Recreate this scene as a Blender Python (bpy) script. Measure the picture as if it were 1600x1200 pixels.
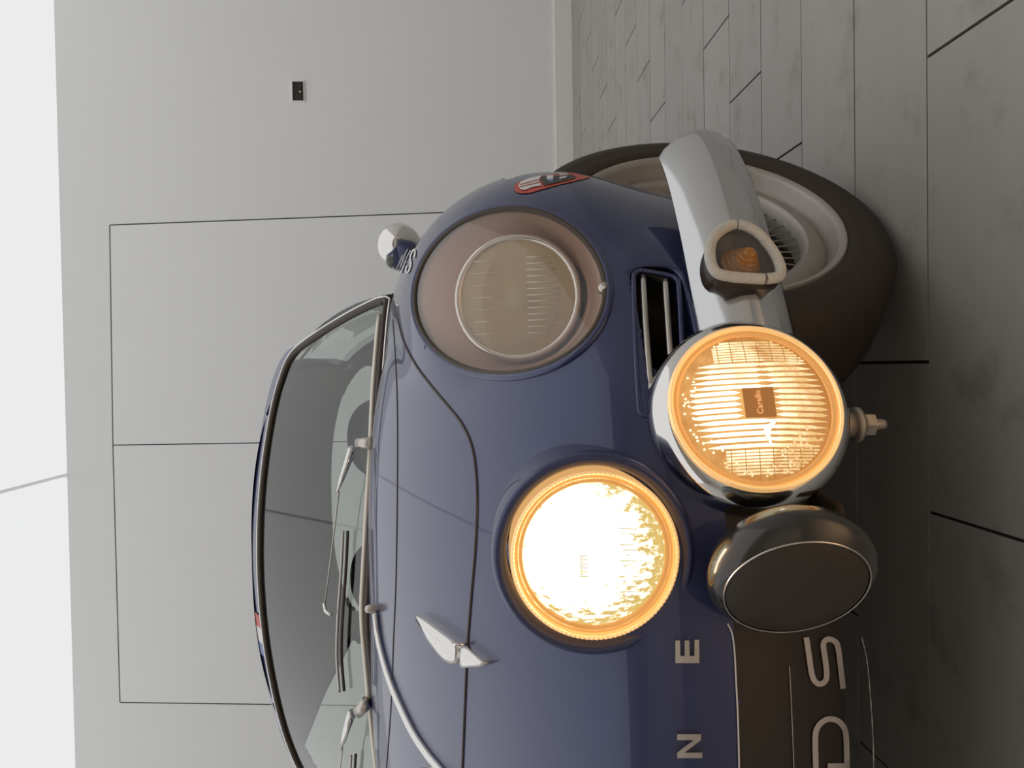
import bpy, bmesh, math, random
import numpy as np
from mathutils import Vector, Matrix

random.seed(4)
for o in list(bpy.data.objects):
    bpy.data.objects.remove(o, do_unlink=True)
scene = bpy.context.scene
COL = scene.collection

# ------------------------------------------------------------------ camera
# The photograph lies on its side: world "up" is the picture's left.
FPX = 1200.0
CAMZ = 0.65
PITCH, YAW, ROLL = math.radians(3.24), math.radians(1.15), math.radians(1.0)
fw = np.array([-math.sin(YAW) * math.cos(PITCH), math.cos(YAW) * math.cos(PITCH), -math.sin(PITCH)])
r0 = np.cross(fw, [0, 0, 1.0]); r0 /= np.linalg.norm(r0)
d0 = np.cross(fw, r0)
CR = math.cos(ROLL) * r0 + math.sin(ROLL) * d0      # "right" of the upright view
CD = -math.sin(ROLL) * r0 + math.cos(ROLL) * d0     # "down" of the upright view
cam_d = bpy.data.cameras.new('camera')
cam = bpy.data.objects.new('camera', cam_d)
COL.objects.link(cam)
cam_d.sensor_fit = 'HORIZONTAL'
cam_d.sensor_width = 36.0
cam_d.lens = 36.0 * FPX / 1600.0
cam_d.clip_start = 0.02
M = Matrix(((CD[0], CR[0], -fw[0], 0), (CD[1], CR[1], -fw[1], 0), (CD[2], CR[2], -fw[2], CAMZ), (0, 0, 0, 1)))
cam.matrix_world = M
scene.camera = cam
CAM = np.array([0, 0, CAMZ])


def ray(px, py):
    """viewing ray through pixel (px, py) of the 1600x1200 photograph"""
    px = np.asarray(px, float); py = np.asarray(py, float)
    u, v = 1200.0 - py, px
    return fw + CR * ((u - 600) / FPX)[..., None] + CD * ((v - 800) / FPX)[..., None]


def at_y(px, py, y):
    d = ray(px, py)
    return CAM + d * (y / d[..., 1:2])


# ------------------------------------------------------------------ light and exposure
world = bpy.data.worlds.new('world')
scene.world = world
world.use_nodes = True
world.node_tree.nodes['Background'].inputs[0].default_value = (0.5, 0.5, 0.52, 1)
world.node_tree.nodes['Background'].inputs[1].default_value = 0.03
scene.view_settings.view_transform = 'Standard'
scene.view_settings.look = 'None'
scene.view_settings.gamma = 1.0
scene.view_settings.use_curve_mapping = False
scene.view_settings.exposure = 0.08
CEILING_GLOW = 0.80         # radiance of the luminous ceiling panels
GLOW_FRONT = -1.20          # the lit panels run from here back to the wall

# ------------------------------------------------------------------ materials
def nodes_of(name):
    m = bpy.data.materials.new(name)
    m.use_nodes = True
    nt = m.node_tree
    return m, nt, nt.nodes['Principled BSDF']


def mat(name, col, rough=0.5, metal=0.0, coat=0.0, coat_rough=0.05, noise=0.0, nscale=20.0, bump=0.0, bscale=60.0,
        emit=None, estr=0.0, spec=0.5, stretch=None):
    m, nt, b = nodes_of(name)
    b.inputs['Base Color'].default_value = (*col, 1)
    b.inputs['Roughness'].default_value = rough
    b.inputs['Metallic'].default_value = metal
    b.inputs['Coat Weight'].default_value = coat
    b.inputs['Coat Roughness'].default_value = coat_rough
    b.inputs['Specular IOR Level'].default_value = spec
    if emit:
        b.inputs['Emission Color'].default_value = (*emit, 1)
        b.inputs['Emission Strength'].default_value = estr
    if noise or bump:
        tc = nt.nodes.new('ShaderNodeTexCoord')
        mp = nt.nodes.new('ShaderNodeMapping')
        nt.links.new(tc.outputs['Object'], mp.inputs[0])
        if stretch:
            mp.inputs['Scale'].default_value = stretch
    if noise:
        n = nt.nodes.new('ShaderNodeTexNoise')
        n.inputs['Scale'].default_value = nscale
        n.inputs['Detail'].default_value = 5
        n.inputs['Roughness'].default_value = 0.65
        nt.links.new(mp.outputs[0], n.inputs['Vector'])
        mx = nt.nodes.new('ShaderNodeMix'); mx.data_type = 'RGBA'
        mx.inputs[6].default_value = (*[c * (1 - noise) for c in col], 1)
        mx.inputs[7].default_value = (*[min(1, c * (1 + noise)) for c in col], 1)
        nt.links.new(n.outputs['Fac'], mx.inputs[0])
        nt.links.new(mx.outputs[2], b.inputs['Base Color'])
    if bump:
        n2 = nt.nodes.new('ShaderNodeTexNoise')
        n2.inputs['Scale'].default_value = bscale
        n2.inputs['Detail'].default_value = 4
        nt.links.new(mp.outputs[0], n2.inputs['Vector'])
        bp = nt.nodes.new('ShaderNodeBump')
        bp.inputs['Strength'].default_value = bump
        bp.inputs['Distance'].default_value = 0.01
        nt.links.new(n2.outputs['Fac'], bp.inputs['Height'])
        nt.links.new(bp.outputs[0], b.inputs['Normal'])
    return m


def glass(name, tint, ior=1.5, rough=0.0, gain=1.0):
    m, nt, b = nodes_of(name)
    nt.nodes.remove(b)
    out = nt.nodes['Material Output']
    tr = nt.nodes.new('ShaderNodeBsdfTransparent'); tr.inputs[0].default_value = (*tint, 1)
    gl = nt.nodes.new('ShaderNodeBsdfGlossy'); gl.inputs['Roughness'].default_value = rough
    gl.inputs['Color'].default_value = (gain, gain, gain, 1)
    f0 = ((ior - 1) / (ior + 1)) ** 2          # Schlick, the same from both faces of the thin pane
    lw = nt.nodes.new('ShaderNodeLayerWeight'); lw.inputs[0].default_value = 0.5
    pw = nt.nodes.new('ShaderNodeMath'); pw.operation = 'POWER'; pw.inputs[1].default_value = 5.0
    nt.links.new(lw.outputs['Facing'], pw.inputs[0])
    ma = nt.nodes.new('ShaderNodeMath'); ma.operation = 'MULTIPLY_ADD'
    ma.inputs[1].default_value = 1 - f0; ma.inputs[2].default_value = f0 * 2.2
    nt.links.new(pw.outputs[0], ma.inputs[0])
    mx = nt.nodes.new('ShaderNodeMixShader')
    nt.links.new(ma.outputs[0], mx.inputs[0])
    nt.links.new(tr.outputs[0], mx.inputs[1])
    nt.links.new(gl.outputs[0], mx.inputs[2])
    nt.links.new(mx.outputs[0], out.inputs[0])
    return m


def tile_mat():
    m, nt, b = nodes_of('floor_tile')
    tc = nt.nodes.new('ShaderNodeTexCoord')
    info = nt.nodes.new('ShaderNodeObjectInfo')
    geo = nt.nodes.new('ShaderNodeNewGeometry')
    mp = nt.nodes.new('ShaderNodeMapping'); mp.inputs['Scale'].default_value = (1.6, 5.0, 4.0)
    nt.links.new(geo.outputs['Position'], mp.inputs[0])
    n1 = nt.nodes.new('ShaderNodeTexNoise'); n1.inputs['Scale'].default_value = 3.0; n1.inputs['Detail'].default_value = 8
    n1.inputs['Roughness'].default_value = 0.7
    nt.links.new(mp.outputs[0], n1.inputs['Vector'])
    n2 = nt.nodes.new('ShaderNodeTexNoise'); n2.inputs['Scale'].default_value = 9.0; n2.inputs['Detail'].default_value = 6
    n2.inputs['Roughness'].default_value = 0.6
    nt.links.new(geo.outputs['Position'], n2.inputs['Vector'])
    ra = nt.nodes.new('ShaderNodeValToRGB')
    ra.color_ramp.elements[0].position = 0.30; ra.color_ramp.elements[0].color = (0.385, 0.365, 0.335, 1)
    ra.color_ramp.elements[1].position = 0.70; ra.color_ramp.elements[1].color = (0.425, 0.408, 0.380, 1)
    nt.links.new(n1.outputs['Fac'], ra.inputs[0])
    rb = nt.nodes.new('ShaderNodeValToRGB')          # dark smudges and scuffs
    rb.color_ramp.elements[0].position = 0.32; rb.color_ramp.elements[0].color = (0.80, 0.785, 0.77, 1)
    rb.color_ramp.elements[1].position = 0.45; rb.color_ramp.elements[1].color = (1, 1, 1, 1)
    nt.links.new(n2.outputs['Fac'], rb.inputs[0])
    mx = nt.nodes.new('ShaderNodeMix'); mx.data_type = 'RGBA'; mx.blend_type = 'MULTIPLY'; mx.inputs[0].default_value = 1
    nt.links.new(ra.outputs[0], mx.inputs[6]); nt.links.new(rb.outputs[0], mx.inputs[7])
    hs = nt.nodes.new('ShaderNodeHueSaturation')
    mr = nt.nodes.new('ShaderNodeMapRange'); mr.inputs[3].default_value = 0.95; mr.inputs[4].default_value = 1.04
    nt.links.new(info.outputs['Random'], mr.inputs[0])
    nt.links.new(mr.outputs[0], hs.inputs['Value'])
    nt.links.new(mx.outputs[2], hs.inputs['Color'])
    nt.links.new(hs.outputs[0], b.inputs['Base Color'])
    b.inputs['Roughness'].default_value = 0.62
    b.inputs['Specular IOR Level'].default_value = 0.3
    bp = nt.nodes.new('ShaderNodeBump'); bp.inputs['Strength'].default_value = 0.12; bp.inputs['Distance'].default_value = 0.004
    nt.links.new(n2.outputs['Fac'], bp.inputs['Height']); nt.links.new(bp.outputs[0], b.inputs['Normal'])
    return m


def emit_mat(name, col, strength):
    m, nt, b = nodes_of(name)
    nt.nodes.remove(b)
    e = nt.nodes.new('ShaderNodeEmission')
    e.inputs[0].default_value = (*col, 1); e.inputs[1].default_value = strength
    nt.links.new(e.outputs[0], nt.nodes['Material Output'].inputs[0])
    return m


def lit_lens_mat(name, lo, hi, lo_s, hi_s, scale, p0, p1, centre=None, radius=0.09, stretch=(1, 1, 1)):
    """the glowing moulded glass of a lamp: mottled, hottest round the bulb"""
    m, nt, b = nodes_of(name)
    nt.nodes.remove(b)
    tc = nt.nodes.new('ShaderNodeTexCoord')
    mp = nt.nodes.new('ShaderNodeMapping'); mp.inputs['Scale'].default_value = stretch
    nt.links.new(tc.outputs['Object'], mp.inputs[0])
    n = nt.nodes.new('ShaderNodeTexNoise'); n.inputs['Scale'].default_value = scale; n.inputs['Detail'].default_value = 5
    n.inputs['Roughness'].default_value = 0.7
    nt.links.new(mp.outputs[0], n.inputs['Vector'])
    fac = n.outputs['Fac']
    if centre is not None:
        vm = nt.nodes.new('ShaderNodeVectorMath'); vm.operation = 'DISTANCE'
        vm.inputs[1].default_value = centre
        nt.links.new(tc.outputs['Object'], vm.inputs[0])
        mr = nt.nodes.new('ShaderNodeMapRange')
        mr.inputs[1].default_value = 0.0; mr.inputs[2].default_value = radius
        mr.inputs[3].default_value = 0.55; mr.inputs[4].default_value = -0.10
        nt.links.new(vm.outputs['Value'], mr.inputs[0])
        ad = nt.nodes.new('ShaderNodeMath'); ad.operation = 'ADD'
        nt.links.new(fac, ad.inputs[0]); nt.links.new(mr.outputs[0], ad.inputs[1])
        fac = ad.outputs[0]
    mr2 = nt.nodes.new('ShaderNodeMapRange'); mr2.inputs[1].default_value = p0; mr2.inputs[2].default_value = p1
    nt.links.new(fac, mr2.inputs[0])
    mx = nt.nodes.new('ShaderNodeMix'); mx.data_type = 'RGBA'
    mx.inputs[6].default_value = (*[c * lo_s for c in lo], 1); mx.inputs[7].default_value = (*[c * hi_s for c in hi], 1)
    nt.links.new(mr2.outputs[0], mx.inputs[0])
    e = nt.nodes.new('ShaderNodeEmission'); e.inputs[1].default_value = 1.0
    nt.links.new(mx.outputs[2], e.inputs[0])
    gl = nt.nodes.new('ShaderNodeBsdfGlossy'); gl.inputs['Roughness'].default_value = 0.1
    ms = nt.nodes.new('ShaderNodeMixShader'); ms.inputs[0].default_value = 0.06
    nt.links.new(e.outputs[0], ms.inputs[1]); nt.links.new(gl.outputs[0], ms.inputs[2])
    nt.links.new(ms.outputs[0], nt.nodes['Material Output'].inputs[0])
    return m


MAT = {
    'wall': mat('wall_paint', (0.88, 0.88, 0.865), 0.75, noise=0.02, nscale=1.2, bump=0.25, bscale=3.0),
    'leaf': mat('door_leaf_paint', (0.90, 0.90, 0.885), 0.7, noise=0.015, nscale=2, bump=0.35, bscale=5.0),
    'seam': mat('dark_gap', (0.10, 0.10, 0.095), 0.9),
    'base': mat('skirting_paint', (0.88, 0.85, 0.80), 0.5, noise=0.05, nscale=30),
    'ceil': mat('ceiling_paint', (0.78, 0.78, 0.77), 0.9),
    'grout': mat('grout', (0.055, 0.042, 0.032), 0.9),
    'tile': tile_mat(),
    'floorfar': mat('floor_tile_plain', (0.30, 0.285, 0.265), 0.6, noise=0.1, nscale=8),
    'panel': emit_mat('luminous_ceiling', (0.985, 0.99, 1.0), CEILING_GLOW),
    'paint': mat('blue_paint', (0.030, 0.040, 0.125), 0.40, metal=0.35, coat=0.80, coat_rough=0.03, noise=0.08, nscale=400),
    'dark': mat('underbody_black', (0.050, 0.031, 0.016), 0.8),  # brown cast of the warm lamp haze is put into this colour
    'apron': mat('apron_black', (0.030, 0.020, 0.012), 0.5, coat=0.15, coat_rough=0.35),
    'chrome': mat('chrome', (0.80, 0.78, 0.75), 0.07, metal=1.0),
    'satin': mat('satin_steel', (0.62, 0.58, 0.53), 0.28, metal=1.0),
    'silver': mat('bumper_silver', (0.63, 0.63, 0.63), 0.13, metal=1.0, noise=0.04, nscale=60),
    'rimsilver': mat('wheel_silver', (0.44, 0.41, 0.37), 0.45, metal=0.55, noise=0.15, nscale=40),
    'rubber': mat('tyre_rubber', (0.042, 0.030, 0.020), 0.75, noise=0.25, nscale=60),
    'gasket': mat('rubber_gasket', (0.055, 0.035, 0.022), 0.45),
    'black': mat('lamp_black', (0.020, 0.017, 0.014), 0.22, coat=0.6, coat_rough=0.1),
    'blackmat': mat('lamp_cover_black', (0.040, 0.030, 0.020), 0.55),
    'white': mat('white_vinyl', (0.80, 0.79, 0.76), 0.4),
    'lettergrey': mat('letter_vinyl', (0.62, 0.57, 0.54), 0.5),
    'red': mat('red_vinyl', (0.55, 0.075, 0.045), 0.4),
    'skyblue': mat('blue_vinyl', (0.16, 0.22, 0.42), 0.4),
    'bucket': mat('lamp_bucket', (0.42, 0.265, 0.195), 0.45, coat=0.4),
    'bucket2': mat('indicator_bowl', (0.030, 0.017, 0.009), 0.4, coat=0.3),
    'amber': mat('amber_plastic', (0.40, 0.15, 0.015), 0.2, coat=0.4),
    'rubbergrey': mat('weathered_trim', (0.62, 0.59, 0.52), 0.55, noise=0.2, nscale=120, bump=0.3, bscale=200),
    'lining': mat('headliner_cloth', (0.55, 0.50, 0.39), 0.9, noise=0.05, nscale=30),
    'cabin': mat('cabin_trim', (0.05, 0.045, 0.04), 0.7),
    'seat': mat('seat_vinyl', (0.07, 0.06, 0.05), 0.55),
    'screen': glass('screen_glass', (0.74, 0.82, 0.75), 1.5),
    'cover': glass('lamp_cover_acrylic', (0.93, 0.90, 0.86), 1.45, 0.02),
    'clear': glass('clear_glass', (0.90, 0.91, 0.90), 1.5),
    'frost': None,
    'reflector': mat('lamp_reflector', (0.80, 0.68, 0.48), 0.5, metal=0.2, noise=0.15, nscale=30),
    'lensglass': mat('ribbed_lens', (0.80, 0.74, 0.58), 0.25, metal=0.1, coat=0.6),
    'bolt': mat('zinc_bolt', (0.45, 0.40, 0.34), 0.45, metal=0.8, noise=0.25, nscale=200),
    'glowring': mat('lamp_glow_ring', (0.80, 0.47, 0.20), 0.22, metal=0.6, emit=(1.0, 0.42, 0.10), estr=0.42),  # lamp light on the metal ring, put in as gold colour and glow
    'glowring2': mat('lamp_glow_edge', (0.85, 0.60, 0.34), 0.15, metal=0.8, emit=(1.0, 0.55, 0.2), estr=0.6),  # chrome edge beside a lit lens; its warm shine is coloured in and emitted
    'cream': mat('aged_steel_trim', (0.80, 0.74, 0.64), 0.32, metal=0.6),
    'box': mat('socket_box', (0.025, 0.018, 0.013), 0.6),
    'brass': mat('brass', (0.6, 0.48, 0.3), 0.3, metal=1.0),
}


def frosted(name, col, amount, tint=(0.9, 0.88, 0.82)):
    """moulded lamp glass: partly scattering, partly clear"""
    m = glass(name, tint)
    nt = m.node_tree
    out = nt.nodes['Material Output']
    src = out.inputs[0].links[0].from_socket
    df = nt.nodes.new('ShaderNodeBsdfDiffuse'); df.inputs[0].default_value = (*col, 1)
    tl = nt.nodes.new('ShaderNodeBsdfTranslucent'); tl.inputs[0].default_value = (*col, 1)
    a = nt.nodes.new('ShaderNodeMixShader'); a.inputs[0].default_value = 0.3
    nt.links.new(df.outputs[0], a.inputs[1]); nt.links.new(tl.outputs[0], a.inputs[2])
    mx = nt.nodes.new('ShaderNodeMixShader'); mx.inputs[0].default_value = amount
    nt.links.new(src, mx.inputs[1]); nt.links.new(a.outputs[0], mx.inputs[2])
    nt.links.new(mx.outputs[0], out.inputs[0])
    return m


MAT['frost'] = frosted('moulded_lens_glass', (0.85, 0.74, 0.54), 0.42)


def link(o, parent=None):
    COL.objects.link(o)
    if parent is not None:
        o.parent = parent
    return o


def tag(o, label=None, cat=None, group=None, kind=None):
    if label: o['label'] = label
    if cat: o['category'] = cat
    if group: o['group'] = group
    if kind: o['kind'] = kind
    return o


XC = -0.47
CAR0 = np.array([XC, 2.6, 0.0])


def mesh_obj(name, verts, faces, mats, parent=None, smooth=True, origin=None, fmat=None, normals=None):
    me = bpy.data.meshes.new(name)
    v = np.asarray(verts, float)
    if origin is not None:
        v = v - np.asarray(origin)
    me.from_pydata([tuple(p) for p in v], [], [tuple(int(i) for i in f) for f in faces])
    if not isinstance(mats, (list, tuple)):
        mats = [mats]
    for m in mats:
        me.materials.append(m)
    if fmat is not None:
        me.polygons.foreach_set('material_index', np.asarray(fmat, dtype=np.int32))
    me.polygons.foreach_set('use_smooth', [bool(smooth)] * len(me.polygons))
    me.update()
    if normals is not None:
        me.normals_split_custom_set_from_vertices([tuple(n) for n in normals])
    o = bpy.data.objects.new(name, me)
    return link(o, parent)


def part(name, vf, m, parent, smooth=True, sharp=None):
    """a piece of the car: world coordinates in, stored relative to the car's base"""
    o = mesh_obj(name, vf[0], vf[1], m, parent, smooth, CAR0)
    fix_normals(o, sharp)
    return o


def fix_normals(o, sharp=None):
    bm = bmesh.new(); bm.from_mesh(o.data)
    bmesh.ops.recalc_face_normals(bm, faces=bm.faces)
    if sharp:
        for e in bm.edges:
            if len(e.link_faces) == 2 and e.calc_face_angle(0) > sharp:
                e.smooth = False
    bm.to_mesh(o.data); bm.free()


def merge(*vfs):
    V, F, n = [], [], 0
    for v, f in vfs:
        v = [tuple(p) for p in v]
        V += v; F += [tuple(i + n for i in q) for q in f]; n += len(v)
    return V, F


def box(x0, x1, y0, y1, z0, z1):
    v = [(x0, y0, z0), (x1, y0, z0), (x1, y1, z0), (x0, y1, z0), (x0, y0, z1), (x1, y0, z1), (x1, y1, z1), (x0, y1, z1)]
    f = [(0, 3, 2, 1), (4, 5, 6, 7), (0, 1, 5, 4), (1, 2, 6, 5), (2, 3, 7, 6), (3, 0, 4, 7)]
    return v, f


def unit(v):
    v = np.asarray(v, float)
    return v / (np.linalg.norm(v) + 1e-12)


def frame(a, up=(0, 0, 1)):
    a = unit(a)
    e1 = np.cross(np.asarray(up, float), a)
    if np.linalg.norm(e1) < 1e-6:
        e1 = np.cross([1, 0, 0.0], a)
    e1 = unit(e1)
    return a, e1, np.cross(a, e1)


def lathe(profile, c, axis, segs=64, close=False):
    """profile: (radius, distance along axis)"""
    a, e1, e2 = frame(axis)
    c = np.asarray(c, float)
    V, F = [], []
    for r, h in profile:
        for k in range(segs):
            t = 2 * math.pi * k / segs
            V.append(c + a * h + r * (math.cos(t) * e1 + math.sin(t) * e2))
    n = len(profile)
    for i in range(n - 1 + (1 if close else 0)):
        j = (i + 1) % n
        for k in range(segs):
            k2 = (k + 1) % segs
            F.append((i * segs + k, i * segs + k2, j * segs + k2, j * segs + k))
    return V, F


def tube(path, r, segs=8, closed=False, flat=1.0, up=(0, 0, 1), cap=True):
    P = np.asarray(path, float)
    n = len(P)
    rr = np.full(n, r) if np.isscalar(r) else np.asarray(r, float)
    V, F = [], []
    for i in range(n):
        if closed:
            t = P[(i + 1) % n] - P[i - 1]
        else:
            t = P[min(i + 1, n - 1)] - P[max(i - 1, 0)]
        a, e1, e2 = frame(t, up)
        for k in range(segs):
            q = 2 * math.pi * k / segs
            V.append(P[i] + rr[i] * (math.cos(q) * e1 + flat * math.sin(q) * e2))
    for i in range(n if closed else n - 1):
        j = (i + 1) % n
        for k in range(segs):
            k2 = (k + 1) % segs
            F.append((i * segs + k, i * segs + k2, j * segs + k2, j * segs + k))
    if cap and not closed:
        F.append(tuple(range(segs))); F.append(tuple(range((n - 1) * segs, n * segs))[::-1])
    return V, F


def smooth_path(pts, n=40, closed=False):
    """Catmull-Rom through the points"""
    P = np.asarray(pts, float)
    m = len(P)
    out = []
    segs = m if closed else m - 1
    per = max(2, n // segs)
    for i in range(segs):
        if closed:
            p0, p1, p2, p3 = P[i - 1], P[i], P[(i + 1) % m], P[(i + 2) % m]
        else:
            p1, p2 = P[i], P[i + 1]
            p0 = P[i - 1] if i > 0 else 2 * p1 - p2
            p3 = P[i + 2] if i + 2 < m else 2 * p2 - p1
        for k in range(per):
            t = k / per
            out.append(0.5 * ((2 * p1) + (-p0 + p2) * t + (2 * p0 - 5 * p1 + 4 * p2 - p3) * t * t + (-p0 + 3 * p1 - 3 * p2 + p3) * t ** 3))
    if not closed:
        out.append(P[-1])
    return np.array(out)


def mirror_x(vf):
    V = [(2 * XC - p[0], p[1], p[2]) for p in vf[0]]
    return V, [tuple(reversed(f)) for f in vf[1]]


# ------------------------------------------------------------------ the room
WALL_Y, CEIL_Z = 4.60, 2.99
X0, X1, YB = -3.378, 3.20, -3.0
PITCH_Y, LEN_X = 0.202, 0.6405
ROW0 = 0.850                      # a long joint lies here

fl = mesh_obj('floor', *box(X0, X1, YB, WALL_Y, -0.06, -0.004), [MAT['grout']], smooth=False)
tag(fl, 'grey plank-shaped floor tiles laid in staggered rows', None, None, 'structure')
G = 0.0034
GE = 0.0048
tv, tf = box(0, LEN_X - GE, 0, PITCH_Y - G, -0.012, 0.0)
tile_me = None
for r in range(-1, 19):
    y0 = ROW0 + r * PITCH_Y
    off = 0.427 + 0.2135 * (r % 3)
    k0 = math.floor((X0 - off) / LEN_X)
    k = k0
    while off + k * LEN_X < X1:
        xa = off + k * LEN_X
        if tile_me is None:
            t = mesh_obj('floor_tile', tv, tf, [MAT['tile']], fl, smooth=False)
            b = t.modifiers  # shared mesh keeps a crisp edge
            tile_me = t.data
        else:
            t = link(bpy.data.objects.new('floor_tile', tile_me), fl)
        x_lo, x_hi = max(xa, X0), min(xa + LEN_X, X1)
        t.location = (x_lo + GE / 2, y0 + G / 2, random.uniform(-0.0006, 0.0))
        t.scale = ((x_hi - x_lo - GE) / (LEN_X - GE), 1 if y0 + PITCH_Y < WALL_Y else (WALL_Y - y0) / PITCH_Y, 1)
        k += 1
nf = mesh_obj('floor_tiling', *box(X0, X1, YB, ROW0 - PITCH_Y - G / 2, -0.012, 0.0), [MAT['tile']], fl, smooth=False)
tag(nf, None, None, None, 'stuff')

tag(mesh_obj('wall_back', *box(X0 - 0.1, X1 + 0.1, WALL_Y, WALL_Y + 0.12, -0.06, CEIL_Z + 0.15), [MAT['wall']], smooth=False), 'pale grey painted wall behind the car', kind='structure')
tag(mesh_obj('wall_right', *box(X1, X1 + 0.12, YB, WALL_Y, -0.06, CEIL_Z + 0.15), [MAT['wall']], smooth=False), 'pale side wall beyond the right of the car', kind='structure')
tag(mesh_obj('wall_left', *box(X0 - 0.12, X0, YB, WALL_Y, -0.06, CEIL_Z + 0.15), [MAT['wall']], smooth=False), 'pale side wall beyond the left of the car', kind='structure')
tag(mesh_obj('wall_front', *box(X0 - 0.1, X1 + 0.1, YB - 0.12, YB, -0.06, CEIL_Z + 0.15), [MAT['wall']], smooth=False), 'pale wall behind the viewer', kind='structure')
tag(mesh_obj('ceiling', *box(X0, X1, YB, WALL_Y, CEIL_Z + 0.03, CEIL_Z + 0.15), [MAT['ceil']], smooth=False), 'white ceiling above the luminous panels', kind='structure')
PX = [X0, -0.578, 2.222, X1]
for i, lab in enumerate(('luminous white ceiling panel, left of the faint grey seam', 'luminous white ceiling panel, right of the faint grey seam', 'narrow luminous ceiling panel against the right wall')):
    tag(mesh_obj('ceiling_light_panel', *box(PX[i] + 0.012, PX[i + 1] - 0.012, GLOW_FRONT, WALL_Y - 0.004, CEIL_Z, CEIL_Z + 0.028), [MAT['panel']], smooth=False), lab, 'light panel', 'luminous ceiling panels')

# crooked pair of door leaves let into the back wall (corners as they hang)
def wall_pt(px, py):
    p = at_y(px, py, WALL_Y)
    return p
c_tr, c_mid_t, c_tl = wall_pt(172, 352), wall_pt(177, 695.5), wall_pt(188, 1097)
e_r, e_m, e_l = wall_pt(680, 333), wall_pt(403, 692), wall_pt(415, 1100)
def down(a, b, z):
    t = (z - a[2]) / (b[2] - a[2])
    return np.array([a[0] + (b[0] - a[0]) * t, WALL_Y, z])
ZB = 0.105
def door(name, tl, tr, bl, br, lab):
    g = 0.003
    q = [tl + [g, 0, -g], tr + [-g, 0, -g], br + [-g, 0, 0], bl + [g, 0, 0]]
    V = [p + [0, -0.0005, 0] for p in q] + [p + [0, -0.004, 0] for p in q]
    o = mesh_obj(name, V, [(4, 7, 6, 5), (0, 1, 5, 4), (1, 2, 6, 5), (2, 3, 7, 6), (3, 0, 4, 7)], [MAT['leaf']], smooth=False)
    fix_normals(o)
    tag(o, lab, kind='structure')
    for a, b in ((tl, tr), (tr, br), (bl, tl)):
        w = 0.0045
        d = unit(b - a); nrm = np.cross(d, [0, 1, 0]) * w
        V = [a + nrm, b + nrm, b - nrm, a - nrm]
        V = [p + [0, -0.0002, 0] for p in V] + [p + [0, -0.0018, 0] for p in V]
        s = mesh_obj('shadow_gap', V, box(0, 1, 0, 1, 0, 1)[1], [MAT['seam']], o, smooth=False)
        fix_normals(s)
    return o
dn = lambda a, b: down(a, b, ZB)
door('door_1', c_mid_t, c_tr, dn(c_mid_t, e_m), dn(c_tr, e_r), 'right leaf of the wide flush white door in the back wall')
door('door_2', c_tl, c_mid_t, dn(c_tl, e_l), dn(c_mid_t, e_m), 'left leaf of the wide flush white door in the back wall')
tag(mesh_obj('baseboard_back', *box(X0, X1, WALL_Y - 0.016, WALL_Y, 0.0, 0.103), [MAT['base']], smooth=False), 'cream skirting board along the foot of the back wall', kind='structure')

# dark recessed socket box
p = wall_pt(466, 143)
sb = bpy.data.objects.new('socket_box', None); link(sb); sb.location = (p[0], WALL_Y, p[2])
tag(sb, 'small dark open socket box set in the back wall', 'socket')
fw_, fh = 0.056, 0.032
ring = []
for (a, b, c, d) in ((-fw_ - .005, fw_ + .005, fh, fh + .005), (-fw_ - .005, fw_ + .005, -fh - .005, -fh), (-fw_ - .005, -fw_, -fh, fh), (fw_, fw_ + .005, -fh, fh)):
    ring.append(box(a, b, -0.010, -0.0002, c, d))
mesh_obj('frame', *merge(*ring), [MAT['wall']], sb, smooth=False)
mesh_obj('back_plate', *box(-fw_, fw_, -0.002, -0.0002, -fh, fh), [MAT['box']], sb, smooth=False)
mesh_obj('terminal', *lathe([(0.0001, 0.008), (0.006, 0.007), (0.008, 0.002), (0.008, 0)], (-0.002, -0.002, -0.013), (0, -1, 0), 16), [MAT['brass']], sb)
mesh_obj('wire', *tube([(0.03, -0.004, -0.02), (0.01, -0.007, -0.012), (-0.03, -0.004, -0.024)], 0.003), [MAT['blackmat']], sb)

# ------------------------------------------------------------------ the car: body form as a blended solid
def smin(a, b, k):
    h = np.clip(0.5 + 0.5 * (b - a) / k, 0, 1)
    return b * (1 - h) + a * h - k * h * (1 - h)


def smax(a, b, k):
    return -smin(-a, -b, k)


def spl(y, pts):
    xs, zs = zip(*pts)
    return np.interp(y, xs, zs)


_yy = np.linspace(0.4, 5.0, 461)
def smooth_tab(pts, w=0.10):
    z = spl(_yy, pts)
    k = int(w / 0.01); ker = np.hanning(2 * k + 3); ker /= ker.sum()
    return np.convolve(np.pad(z, k + 1, mode='edge'), ker, 'valid')
T_TOP = smooth_tab([(0.4, 0.52), (0.75, 0.60), (1.0, 0.685), (1.44, 0.845), (1.65, 0.87), (3.2, 0.87), (4.4, 0.66), (5, 0.6)])
T_FZ = smooth_tab([(0.4, 0.53), (1.2, 0.535), (1.7, 0.60), (3.3, 0.62), (4.4, 0.50), (5, .5)], 0.15)

NOSE, BN, WID, ZM = 0.735, 0.70, 0.775, 0.42
LAMP_O = (0.575, 0.606, 0.112, 0.121)        # outer aperture: s, z, half-width, half-height
LAMP_I = (0.283, 0.527, 0.079)               # inner lamp: s, z, radius
AXF, AXR, WR = 1.21, 3.32, 0.285
WS = 0.63                                    # wheel centre, distance from the centre line


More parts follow.
